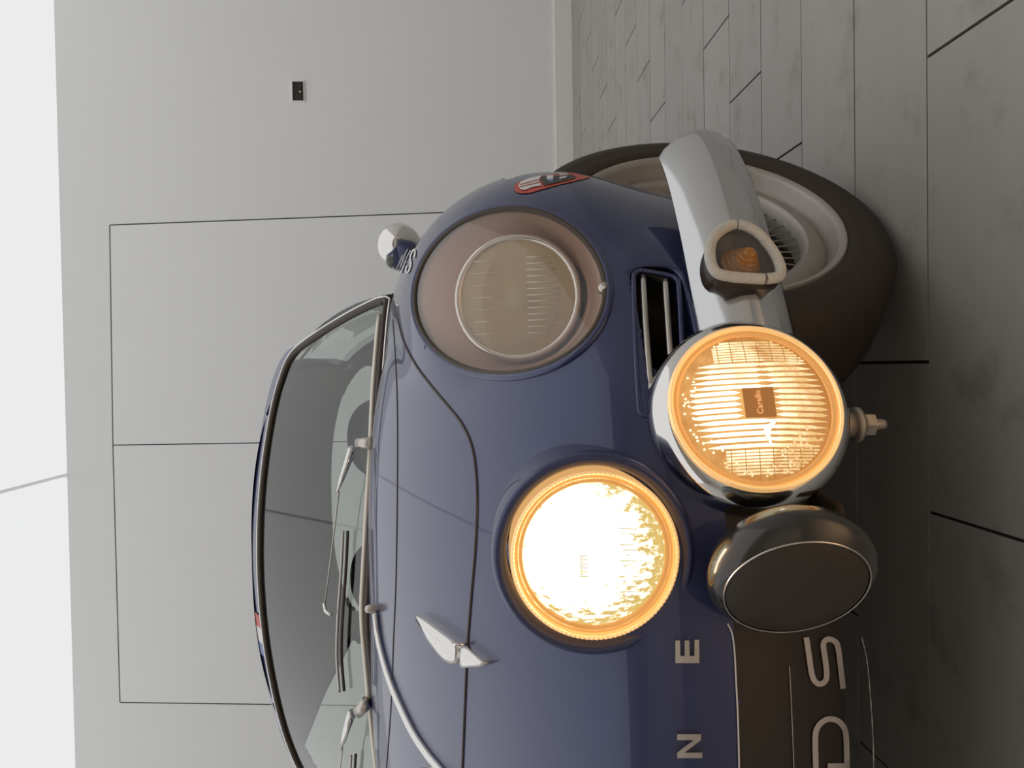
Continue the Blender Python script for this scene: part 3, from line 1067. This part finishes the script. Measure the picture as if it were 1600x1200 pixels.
# ------------------------------------------------------------------ wipers
def ws_lift(px, lift):
    p = ws_pts(px); return p + ws_n(p) * lift
def wiper(pivot, hub, arm0, arm1, rod, blade, clip):
    pv = ws_lift([pivot, hub], 0.012)
    w = part('wiper', tube([pv[0], pv[0] * .4 + pv[1] * .6 + [0, -.012, .0], pv[1] + [0, -0.02, 0.004]], [0.013, 0.011, 0.012], 12), MAT['satin'], car)
    a = ws_lift([arm0, arm1], 0.030)
    part('arm', tube([a[0], a[0] * .3 + a[1] * .7, a[1]], [0.0145, 0.0095, 0.005], 8, flat=0.6), MAT['chrome'], w)
    part('rod', tube(ws_lift(rod, 0.026), 0.0017, 6), MAT['satin'], w)
    bl = smooth_path(blade, 30)
    part('blade', tube(ws_lift(bl, 0.014), 0.0030, 6), MAT['satin'], w)
    part('blade_rubber', tube(ws_lift(bl + [3.2, 0], 0.008), 0.0032, 6), MAT['gasket'], w)
    if clip:
        part('clip', tube(ws_lift(clip, 0.026), 0.0042, 6), MAT['chrome'], w)
wiper((593, 692), (573, 693), (572, 703), (548, 768), [(548, 768), (538, 850), (526, 940)], [(546, 829), (543, 890), (538, 960), (536, 1020), (540, 1077)], [(525, 938), (527, 950), (536, 956)])
wiper((583, 1093), (572, 1102), (570, 1108), (553, 1158), [(553, 1158), (549, 1190), (543, 1250)], [(558, 1176), (556, 1215), (557, 1255), (561, 1290)], None)

# ------------------------------------------------------------------ grille bars
def bar(pts, r, lift):
    c = smooth_path(pts, 24)
    q, n, _ = hit(c[:, 0], c[:, 1])
    return tube(q + n * lift, r, 8)
part('grille_bar', bar([(1005, 428), (1009, 500), (1014, 570), (1021, 640)], 0.0040, -0.004), MAT['satin'], car)
part('grille_bar', bar([(1040, 434), (1044, 490), (1049, 560), (1056, 640)], 0.0040, -0.004), MAT['satin'], car)
for pts in ([(1005, 428), (1009, 500), (1014, 570), (1021, 640)], [(1040, 434), (1044, 490), (1049, 560), (1056, 640)]):
    part('grille_bar', mirror_x(bar(pts, 0.0040, -0.004)), MAT['satin'], car)
gr = smooth_path([(990, 440), (993, 427), (1003, 422), (1025, 425), (1048, 430), (1057, 436), (1061, 450), (1066, 540), (1071, 625), (1068, 645), (1058, 654), (1035, 653), (1010, 650), (1001, 644), (998, 630), (993, 540)], 96, True)
q, n, _ = hit(gr[:, 0], gr[:, 1])
part('grille_lip', tube(q - n * 0.0012, 0.0032, 6, True), MAT['paint'], car)

# ------------------------------------------------------------------ outer headlamps under acrylic covers
def aperture(side, k=1.0, n=96):
    t = np.linspace(0, 2 * math.pi, n, endpoint=False)
    s = LAMP_O[0] + k * LAMP_O[2] * np.cos(t); z = LAMP_O[1] + k * LAMP_O[3] * np.sin(t)
    y = cast_y(s, z, y1=1.4)
    return np.stack([XC + side * s, y, z], -1)


for side in (1, -1):
    rim = aperture(side)
    hl = part('headlamp', tube(rim, 0.0045, 8, True), MAT['gasket'], car)
    tag(hl, 'unlit outer headlamp under a clear cover')
    part('cover_rim', tube(aperture(side, 1.035), 0.0050, 8, True), MAT['paint'], hl)
    V, Fc = [], []
    ks = np.linspace(1.0, 0.0, 14)
    for k in ks:
        V += list(aperture(side, max(k, 1e-3)) + [0, -0.002, 0])
    for a in range(len(ks) - 1):
        for i in range(96):
            j = (i + 1) % 96
            Fc.append((a * 96 + i, a * 96 + j, (a + 1) * 96 + j, (a + 1) * 96 + i))
    part('cover', (V, Fc), MAT['cover'], hl)
    c = at_y(np.array(809.0), np.array(465.0), 1.048)
    if side < 0: c = np.array([2 * XC - c[0], c[1], c[2]])
    ax = unit([side * 0.06, -1, 0.24])
    a_, e1, e2 = frame(ax)
    if e1[0] * side < 0: e1 = -e1
    tt = np.linspace(0, 2 * math.pi, 96, endpoint=False)
    back = np.array([c - ax * 0.014 + 0.090 * (math.cos(t) * e1 + math.sin(t) * e2) for t in tt])
    front = aperture(side, 0.985) + [0, 0.008, 0]
    V, Fc = [], []
    for k in (0.0, 0.5, 1.0):
        V += list(front * (1 - k) + back * k + np.array([0, 0.012 * math.sin(math.pi * k), 0]))
    V += list(back * 0.1 + (c - ax * 0.016) * 0.9)
    for a in range(3):
        for i in range(96):
            j = (i + 1) % 96
            Fc.append((a * 96 + i, a * 96 + j, (a + 1) * 96 + j, (a + 1) * 96 + i))
    part('bucket', (V, Fc), MAT['bucket'], hl)
    part('bezel', lathe([(0.0865, -0.014), (0.0885, 0.002), (0.0860, 0.009), (0.0815, 0.010), (0.0775, 0.005)], c, ax), MAT['chrome'], hl)
    part('reflector', lathe([(0.0785, 0.005)] + [(0.078 * math.sin(a), 0.005 - 0.016 * math.cos(a)) for a in np.linspace(math.pi / 2, 0.02, 14)], c, ax), MAT['reflector'], hl)
    part('bulb_shield', lathe([(0.0001, 0.004), (0.014, 0.003), (0.019, -0.002), (0.020, -0.010)], c, ax, 32), MAT['lensglass'], hl)
    part('lens', lathe([(0.0785, 0.006), (0.066, 0.011), (0.043, 0.016), (0.02, 0.018), (0.0003, 0.0185)], c, ax), MAT['frost'], hl)
    a_, e1, e2 = frame(ax)
    ribs = []
    for i in range(13):                       # moulded flutes in the lower lens
        xx = (i - 6) * 0.0085
        if abs(xx) > 0.055: continue
        h = 0.036 * math.sqrt(max(0.0, 1 - (xx / 0.062) ** 2)) + 0.008
        ribs.append(tube([c + ax * 0.0185 + e1 * xx * 1 - e2 * (0.016), c + ax * 0.0145 + e1 * xx - e2 * (0.016 + h)], 0.0011, 6))
    for i in range(7):
        xx = (i - 3) * 0.0165
        ribs.append(tube([c + ax * 0.0190 + e1 * xx + e2 * 0.020, c + ax * 0.0135 + e1 * xx + e2 * 0.058], 0.0006, 5))
    part('lens_flutes', merge(*ribs), MAT['lensglass'], hl)
    sc = aperture(side, 0.985, 360)[int(360 * (0.735 if side > 0 else 0.735))]
    part('cover_screw', lathe([(0.0001, 0.006), (0.0025, 0.006), (0.0028, 0.004), (0.0065, 0.004), (0.0075, 0.0), (0.0075, -0.006)], sc, (0, -1, -0.1), 20), MAT['satin'], hl)

# ------------------------------------------------------------------ inner headlamps (the near one lit)
for side, lit in ((1, True), (-1, False)):
    c = np.array([XC + side * LAMP_I[0], 0.768, LAMP_I[1]])
    ax = unit([0.0, -1, 0.03])
    il = part('inner_lamp', lathe([(0.1030, -0.090), (0.1035, -0.004), (0.1015, 0.008), (0.0975, 0.012), (0.0930, 0.010), (0.0880, 0.000), (0.0875, -0.05)], c, ax, 96), MAT['paint'], car)
    tag(il, 'brightly lit inner headlamp' if lit else 'inner headlamp')
    part('rim', lathe([(0.08505, -0.03), (0.08505, 0.012), (0.08335, 0.017), (0.08127, 0.017), (0.08014, 0.013), (0.07957, 0.006)], c, ax, 96), MAT['glowring2' if lit else 'chrome'], il)
    beads = []
    part('inner_ring', lathe([(0.07985, 0.007), (0.07844, 0.011), (0.07636, 0.010), (0.07560, 0.007), (0.07276, 0.009), (0.07087, 0.005)], c, ax, 96), MAT['glowring' if lit else 'satin'], il)
    if lit:
        a_, e1, e2 = frame(ax)
        for k in range(110):
            t = 2 * math.pi * k / 110
            p = c + ax * 0.0172 + 0.0823 * (math.cos(t) * e1 + math.sin(t) * e2)
            beads.append(lathe([(0.0001, 0.0016), (0.0013, 0.0010), (0.0016, -0.001)], p, ax, 6))
        part('beaded_edge', merge(*beads), MAT['glowring2'], il)
    lc = c + ax * 0.012 - CAR0
    lens_m = lit_lens_mat('lit_headlamp_lens', (1.0, 0.70, 0.22), (1.0, 0.95, 0.82), 0.72, 3.2, 110, 0.55, 0.74,
                          tuple(lc + [0.010, 0, 0.016]), 0.100, (1.5, 1, 0.6)) if lit else MAT['lensglass']
    part('lens', lathe([(0.07258, 0.005), (0.06804, 0.013), (0.05670, 0.022), (0.03780, 0.030), (0.01890, 0.033), (0.00028, 0.034)], c, ax, 96), lens_m, il)
    if lit:
        fl_m = emit_mat('lit_lens_flute', (1.0, 0.86, 0.55), 0.9)
        gl_m = mat('lens_flute_gold', (0.5, 0.42, 0.22), 0.3, emit=(0.8, 0.66, 0.32), estr=0.55)  # dull gold tone for the moulded flutes
        a_, e1, e2 = frame(ax)
        def lp(x, z):         # point on the domed lens: x to the picture's right side, z up
            r = math.hypot(x, z)
            h = np.interp(r, [0, 0.0189, 0.0378, 0.0567, 0.068, 0.0726], [0.034, 0.033, 0.030, 0.022, 0.013, 0.005])
            return c + ax * (h + 0.0006) + np.array([x, 0, z])
        fl_ = []
        for i in range(15):
            x = 0.030 - i * 0.0052
            z0 = -0.022 - 0.003 * (i % 3); z1 = -0.056 + 0.004 * abs(i - 7) * 0.6
            fl_.append(tube([lp(x, z0), lp(x - 0.001, (z0 + z1) / 2), lp(x - 0.002, z1)], 0.0008, 5))
        for i in range(11):
            x = 0.010 - i * 0.004
            fl_.append(tube([lp(x * 0.5, 0.010 + 0.004 * (i % 2)), lp(x * 0.5, 0.018)], 0.0007, 5))
        part('lens_flutes', merge(*fl_), gl_m, il)

# ------------------------------------------------------------------ front corner bumpers with indicators
def bumper(side):
    plan = smooth_path([(0.400, 0.792), (0.46, 0.806), (0.52, 0.832), (0.58, 0.866), (0.65, 0.908), (0.715, 0.955), (0.760, 1.000), (0.778, 1.035)], 56)
    prof = [(0.030, 0.388), (0.020, 0.3915), (0.010, 0.386), (-0.004, 0.370), (-0.013, 0.350), (-0.0165, 0.333), (-0.016, 0.331), (-0.012, 0.314), (-0.002, 0.296), (0.012, 0.286), (0.030, 0.284)]
    V, Fc = [], []
    N = len(plan)
    t = np.gradient(plan, axis=0); t /= np.linalg.norm(t, axis=1, keepdims=True)
    n = np.stack([t[:, 1], -t[:, 0]], -1)         # outwards: +s, -y
    for i in range(N):
        k = i / (N - 1)
        e = min(1.0, max(0.03, (1 - k) / 0.13)) ; e = math.sqrt(1 - (1 - e) ** 2)
        zc = 0.338
        for d, z in prof:
            o = -d * (0.45 + 0.55 * e)
            s, y = plan[i] + n[i] * (o)
            V.append((XC + side * s, y, zc + (z - zc) * (0.10 + 0.90 * e)))
    m = len(prof)
    for i in range(N - 1):
        for j in range(m - 1):
            Fc.append((i * m + j, i * m + j + 1, (i + 1) * m + j + 1, (i + 1) * m + j))
    Fc.append(tuple((N - 1) * m + j for j in range(m)))
    return V, Fc


for side in (1, -1):
    bmp = part('corner_bumper', bumper(side), MAT['silver'], car, sharp=math.radians(38))
    # D-shaped indicator
    cc = at_y(np.array(1154.0), np.array(396.0), 0.838)
    if side < 0: cc = np.array([2 * XC - cc[0], cc[1], cc[2]])
    nrm = unit([side * 0.42, -0.90, 0.0])
    a_, e1, e2 = frame(nrm)
    # e1 lies flat, e2 is up; flip e1 to point to the car's flank
    if (e1[0] * side) < 0: e1 = -e1
    shape = [(-0.037, 0.020), (-0.030, 0.036), (-0.008, 0.040), (0.018, 0.033), (0.036, 0.014), (0.041, -0.006), (0.030, -0.026), (0.008, -0.040), (-0.016, -0.048), (-0.036, -0.046), (-0.041, -0.030), (-0.040, -0.005)]
    sh = smooth_path(shape, 96, True) * 0.86
    ring_p = np.array([cc + e1 * a + e2 * b for a, b in sh])
    ind = part('indicator', tube(ring_p + nrm * 0.004, 0.0062, 10, True), MAT['rubbergrey'], bmp)
    V, Fc = [], []
    N = len(sh)
    for k, (sc_, dp) in enumerate(((1.06, -0.030), (1.10, 0.002), (0.97, 0.004), (0.94, -0.004), (0.86, -0.011), (0.02, -0.012))):
        V += [cc + e1 * a * sc_ + e2 * b * sc_ + nrm * dp for a, b in sh]
    for a in range(5):
        for i in range(N):
            j = (i + 1) % N
            Fc.append((a * N + i, a * N + j, (a + 1) * N + j, (a + 1) * N + i))
    part('bowl', (V, Fc), MAT['bucket2'], ind)
    ac = cc - e1 * 0.006 - e2 * 0.008
    prof = []
    for i in range(6):
        r = 0.0240 - i * 0.0033; h = -0.016 + i * 0.0044
        prof += [(r, h), (r, h + 0.0035), (r - 0.0012, h + 0.0050)]
    prof += [(0.004, 0.0125), (0.0002, 0.0130)]
    part('amber_lens', lathe(prof, ac, unit(nrm + 0.15 * e1 - 0.2 * e2), 48), MAT['amber'], ind)
    V = [cc + e1 * a * 0.95 + e2 * b * 0.95 + nrm * 0.004 for a, b in sh]
    part('glass', (V, [tuple(range(N))]), MAT['clear'], ind, smooth=False)
    part('strip', tube([(XC + side * (0.44 + 0.04 * i), 0.86 + 0.03 * i, 0.394 - 0.002 * i) for i in range(4)], 0.003, 6), MAT['satin'], bmp)

# ------------------------------------------------------------------ auxiliary lamps
# fog lamp, lit
fc = at_y(np.array(1177.0), np.array(638.0), 0.775)
fx = unit([0.36, -0.93, 0.05])
KF = 0.925
def flathe(pr, c, ax, n=96): return lathe([(r * KF, h * KF) for r, h in pr], c, ax, n)
fog = part('fog_lamp', flathe([(0.0001, -0.115), (0.03, -0.112), (0.06, -0.103), (0.088, -0.085), (0.107, -0.058), (0.114, -0.030), (0.110, -0.008), (0.100, 0.004), (0.0955, 0.006)], fc, fx, 96), MAT['chrome'], car)
tag(fog, 'lit round fog lamp in a chrome housing')
part('rim', flathe([(0.0965, 0.002), (0.0965, 0.009), (0.0945, 0.0125), (0.0920, 0.012), (0.0905, 0.008)], fc, fx, 96), MAT['glowring2'], fog)
part('inner_ring', flathe([(0.0912, 0.006), (0.0890, 0.0100), (0.0870, 0.0075), (0.0850, 0.0085), (0.0835, 0.005)], fc, fx, 96), MAT['glowring'], fog)
a_, e1, e2 = frame(fx)
if e1[0] < 0: e1 = -e1
def fp(x, z, h=0.0):
    r = min(1.0, math.hypot(x, z) / 0.084)
    return fc + KF * (fx * (0.006 + 0.012 * (1 - r * r) + h) + e1 * x + e2 * z)
lens_m = lit_lens_mat('lit_fog_lens', (0.60, 0.235, 0.055), (0.92, 0.48, 0.15), 0.85, 1.0, 40, 0.45, 1.0,
                      tuple(fp(0.0, 0.03) - CAR0), 0.10)
part('lens', flathe([(0.0850, 0.0055), (0.07, 0.0098), (0.05, 0.0142), (0.03, 0.0167), (0.0003, 0.018)], fc, fx, 96), lens_m, fog)
rib_m = lit_lens_mat('lit_fog_flute', (1.0, 0.62, 0.25), (1.0, 0.88, 0.58), 0.88, 1.9, 30, 0.35, 0.85,
                     tuple(fp(-0.005, 0.028) - CAR0), 0.085)
R_ = 0.0825
ribs_c, ribs_s, lines = [], [], []
for i in range(15):                                   # long flutes of the middle zone
    x = (i - 7) * 0.0066
    if abs(x) > 0.049: continue
    zt = math.sqrt(R_ * R_ - x * x)
    lo = -zt + 0.004; hi = zt - 0.010
    spans = [(lo, -0.019), (0.018, hi)] if abs(x) < 0.019 else [(lo, hi)]
    for a, b in spans:
        k = np.linspace(a, b, 9)
        ribs_c.append(tube([fp(x + (0.06 * x if z < 0 else 0.02 * x) * abs(z) / 0.08, z, 0.0004) for z in k], [0.0003] + [0.0021] * 7 + [0.0003], 6))
for sg in (-1, 1):                                    # fine grid zones left and right
    for i in range(10):
        x = sg * (0.0520 + i * 0.0034)
        if abs(x) > 0.078: continue
        zt = math.sqrt(max(0, R_ * R_ - x * x)) - 0.002
        zt2 = min(zt, 0.040)
        k = np.linspace(-zt, zt2, 7)
        ribs_s.append(tube([fp(x, z, 0.0002) for z in k], 0.0011, 5))
    for i in range(7):
        z = -0.055 + i * 0.0150
        w = math.sqrt(max(0, R_ * R_ - z * z))
        if w < 0.053: continue
        k = np.linspace(0.050, w, 5)
        lines.append(tube([fp(sg * x, z - 0.02 * (x - 0.05) * sg, 0.0012) for x in k], 0.00045, 5))
part('lens_flutes', merge(*ribs_c), rib_m, fog)
part('side_flutes', merge(*ribs_s), rib_m, fog)
line_m = mat('lens_groove', (0.35, 0.22, 0.08), 0.4, emit=(0.75, 0.36, 0.08), estr=0.35)
part('lens_grooves', merge(*lines), line_m, fog)
V = [fp(-0.017, -0.017, 0.002), fp(0.017, -0.018, 0.002), fp(0.017, 0.016, 0.002), fp(-0.017, 0.016, 0.002)]
V = V + [v + fx * 0.0016 for v in V]
part('maker_block', (V, box(0, 1, 0, 1, 0, 1)[1]), mat('block_amber', (0.20, 0.09, 0.03), 0.3, emit=(0.62, 0.24, 0.06), estr=0.42), fog, smooth=False)
dots = []
for i in range(90):
    an = random.uniform(math.radians(60), math.radians(215)); rr = random.uniform(0.066, 0.080)
    if random.random() < 0.35: an = random.uniform(math.radians(195), math.radians(240)); rr = random.uniform(0.055, 0.078)
    x, z = rr * math.cos(an), rr * math.sin(an)
    dots.append(lathe([(0.0001, 0.0012), (0.0010, 0.0007), (0.0014, -0.0006)], fp(x, z, 0.0006), fx, 6))
part('lens_dimples', merge(*dots), rib_m, fog)
fil = [fp(-0.022, -0.014, 0.0016), fp(-0.030, -0.006, 0.0016), fp(-0.046, -0.008, 0.0014)]
part('filament_glare', tube(smooth_path(fil, 12), [0.0016] * 4 + [0.0032] * 5 + [0.001] * (len(smooth_path(fil, 12)) - 9), 8), emit_mat('filament', (1, 0.95, 0.8), 6.0), fog)


def text_mesh(name, body_, size, origin, ex, ey, ez, m, parent, depth=0.0004):
    cu = bpy.data.curves.new(name, 'FONT'); cu.body = body_; cu.size = size; cu.extrude = depth
    cu.align_x = 'CENTER'; cu.align_y = 'CENTER'; cu.resolution_u = 3
    tmp = bpy.data.objects.new(name, cu); COL.objects.link(tmp)
    dg = bpy.context.evaluated_depsgraph_get(); dg.update()
    me = bpy.data.meshes.new_from_object(tmp.evaluated_get(dg))
    bpy.data.objects.remove(tmp, do_unlink=True)
    V = [np.asarray(origin) + ex * v.co.x + ey * v.co.y + ez * v.co.z for v in me.vertices]
    Fc = [tuple(p.vertices) for p in me.polygons]
    return part(name, (V, Fc), m, parent, smooth=False)
text_mesh('raised_lettering', 'Carello', 0.0085, fp(0, 0.0, 0.0042), e1, e2, fx, mat('block_letter', (0.7, 0.4, 0.2), 0.3, emit=(1.0, 0.5, 0.2), estr=0.6), fog)

# stud, washers and nut under the fog lamp
sb_ = at_y(np.array(1322.0), np.array(664.0), 0.80)
dn_ = np.array([0, 0, -1.0])
part('mount', lathe([(0.0, 0.022), (0.013, 0.022), (0.0135, -0.002), (0.014, -0.004), (0.0, -0.004)][0:4], sb_ - dn_ * 0.004, dn_, 24), MAT['bolt'], fog)
part('washer', lathe([(0.006, 0.008), (0.019, 0.008), (0.019, 0.013), (0.006, 0.013)], sb_, dn_, 32, True), MAT['bolt'], fog)
part('nut', lathe([(0.005, 0.017), (0.0125, 0.017), (0.0125, 0.029), (0.005, 0.029)], sb_, dn_, 6, True), MAT['bolt'], fog, smooth=False)
part('stud', lathe([(0.0058, -0.01), (0.0058, 0.040), (0.0045, 0.043), (0.0002, 0.043)], sb_, dn_, 16), MAT['bolt'], fog)
part('bracket', merge(tube([sb_ - dn_ * 0.0, sb_ + np.array([-0.015, 0.10, 0.006]), sb_ + np.array([-0.03, 0.20, 0.03])], 0.011, 8, flat=0.4)), MAT['dark'], fog)

# driving lamp under a black cover, turned to the other side
bc = at_y(np.array(1243.0), np.array(917.0), 0.680)
bx_ = unit([-0.60, -0.80, 0.05])
bl = part('driving_lamp', lathe([(0.0001, -0.062), (0.03, -0.060), (0.055, -0.050), (0.071, -0.034), (0.077, -0.018), (0.076, -0.008), (0.070, 0.0), (0.0655, 0.003)], bc, bx_, 96), MAT['black'], car)
tag(bl, 'round driving lamp hidden under a black cover')
part('rim', lathe([(0.0660, 0.0), (0.0660, 0.0032), (0.0654, 0.0040), (0.0646, 0.0034)], bc, bx_, 96), MAT['satin'], bl)
part('cover', lathe([(0.0645, 0.002), (0.060, 0.0055), (0.04, 0.009), (0.0003, 0.010)], bc, bx_, 64), MAT['blackmat'], bl)
part('bracket', tube([bc + [0.03, 0.05, -0.07], bc + [0.05, 0.09, -0.085], bc + [0.06, 0.17, -0.07]], 0.010, 8, flat=0.5), MAT['dark'], bl)

# ------------------------------------------------------------------ wing mirror
mc = at_y(np.array(624.0), np.array(386.0), 1.80)
mir = part('wing_mirror', lathe([(0.0001, 0.085), (0.018, 0.080), (0.036, 0.062), (0.049, 0.030), (0.053, 0.0), (0.053, -0.012), (0.050, -0.014)], mc, (0.10, -1, 0.02), 48), MAT['chrome'], car)
part('mirror_glass', lathe([(0.0505, -0.012), (0.0003, -0.012)], mc, (0.10, -1, 0.02), 48), MAT['chrome'], mir)
part('stalk', tube([mc + [0, -0.005, -0.045], mc + [-0.015, -0.01, -0.085], mc + [-0.03, -0.01, -0.14]], [0.008, 0.009, 0.014], 12), MAT['chrome'], mir)

# ------------------------------------------------------------------ wheels (built about their own axle, outer side = +x)
def wheel_meshes():
    X = (1, 0, 0); c = (0, 0, 0)
    tyre = lathe([(0.205, -0.080), (0.215, -0.088), (0.245, -0.092), (0.268, -0.084), (0.280, -0.068), (0.285, -0.040), (0.285, 0.040), (0.280, 0.066),
                  (0.268, 0.082), (0.262, 0.0835), (0.256, 0.0880), (0.240, 0.0900), (0.232, 0.0885), (0.226, 0.0895), (0.214, 0.088), (0.204, 0.080)], c, X, 96)
    rim = lathe([(0.200, -0.078), (0.180, -0.06), (0.178, 0.02), (0.184, 0.050), (0.192, 0.060), (0.194, 0.079), (0.199, 0.0855), (0.205, 0.086), (0.208, 0.081), (0.204, 0.076)], c, X, 96)
    step = lathe([(0.193, 0.058), (0.186, 0.050), (0.180, 0.056), (0.172, 0.062), (0.156, 0.064), (0.150, 0.058), (0.148, 0.020), (0.158, 0.012)], c, X, 96)
    face = lathe([(0.185, -0.012), (0.120, -0.018), (0.060, -0.012), (0.0, -0.010)], c, X, 64)
    hub = lathe([(0.060, -0.012), (0.050, 0.006), (0.030, 0.012), (0.026, 0.030), (0.0, 0.033)], c, X, 32)
    return tyre, rim, step, face, hub


tyre, rim, step, face, hub = wheel_meshes()
def mk(name, vf, m, parent, sharp=None):
    o = mesh_obj(name, vf[0], vf[1], m, parent)
    fix_normals(o, sharp); return o
wheel0 = mk('wheel', rim, MAT['rimsilver'], car, math.radians(50))
tag(wheel0, 'silver road wheel with thin spokes')
mk('tyre', tyre, MAT['rubber'], wheel0, math.radians(60))
mk('rim_step', step, MAT['rimsilver'], wheel0, math.radians(50))
mk('disc', face, MAT['dark'], wheel0)
mk('hub', hub, MAT['rimsilver'], wheel0)
sp_me = None
for k in range(44):
    t = 2 * math.pi * k / 44; t2 = t + 0.12
    a = Vector((0.022, 0.030 * math.cos(t2), 0.030 * math.sin(t2))); b = Vector((0.046, 0.152 * math.cos(t), 0.158 * math.sin(t)))
    mk('spoke', tube([a, b], 0.0013, 5), MAT['rimsilver'], wheel0)
steer = math.radians(-40)
off = 0.075
wheel0.location = (0.22 - off * math.cos(steer) - CAR0[0], 1.16 - off * math.sin(steer) - CAR0[1], WR)
wheel0.rotation_euler = (0, 0, steer)
wx = wheel0.location.x
for nm, loc, rz in (('a', (-wx, wheel0.location.y - 0.0, WR), math.pi + steer), ('b', (0.60, AXR - CAR0[1], WR), 0.0), ('c', (-0.60, AXR - CAR0[1], WR), math.pi)):
    w = wheel0.copy(); COL.objects.link(w); w.parent = car
    w.location = loc; w.rotation_euler = (0, 0, rz)
    for ch in [o for o in bpy.data.objects if o.parent == wheel0]:
        c2 = ch.copy(); COL.objects.link(c2); c2.parent = w


# ------------------------------------------------------------------ the lit lamps' own beams
def beam(name, pos, d, power, size, parent):
    l = bpy.data.lights.new(name, 'SPOT'); l.energy = power; l.color = (1.0, 0.62, 0.30)
    l.spot_size = size; l.spot_blend = 0.8; l.shadow_soft_size = 0.05
    o = bpy.data.objects.new(name, l); link(o, parent)
    o.location = np.asarray(pos) - CAR0
    o.rotation_euler = Vector(d).to_track_quat('-Z', 'Y').to_euler()
beam('headlamp_beam', (XC + LAMP_I[0], 0.735, LAMP_I[1]), (0.0, -1, -0.12), 70.0, math.radians(120), car)
beam('fog_lamp_beam', fc + fx * 0.05, tuple(fx + np.array([0, 0, -0.25])), 45.0, math.radians(130), car)

for o in list(bpy.data.objects):
    if o.name.split('.')[0] in ('lens_flutes', 'side_flutes', 'lens_grooves', 'lens_dimples', 'beaded_edge'):
        o['kind'] = 'stuff'
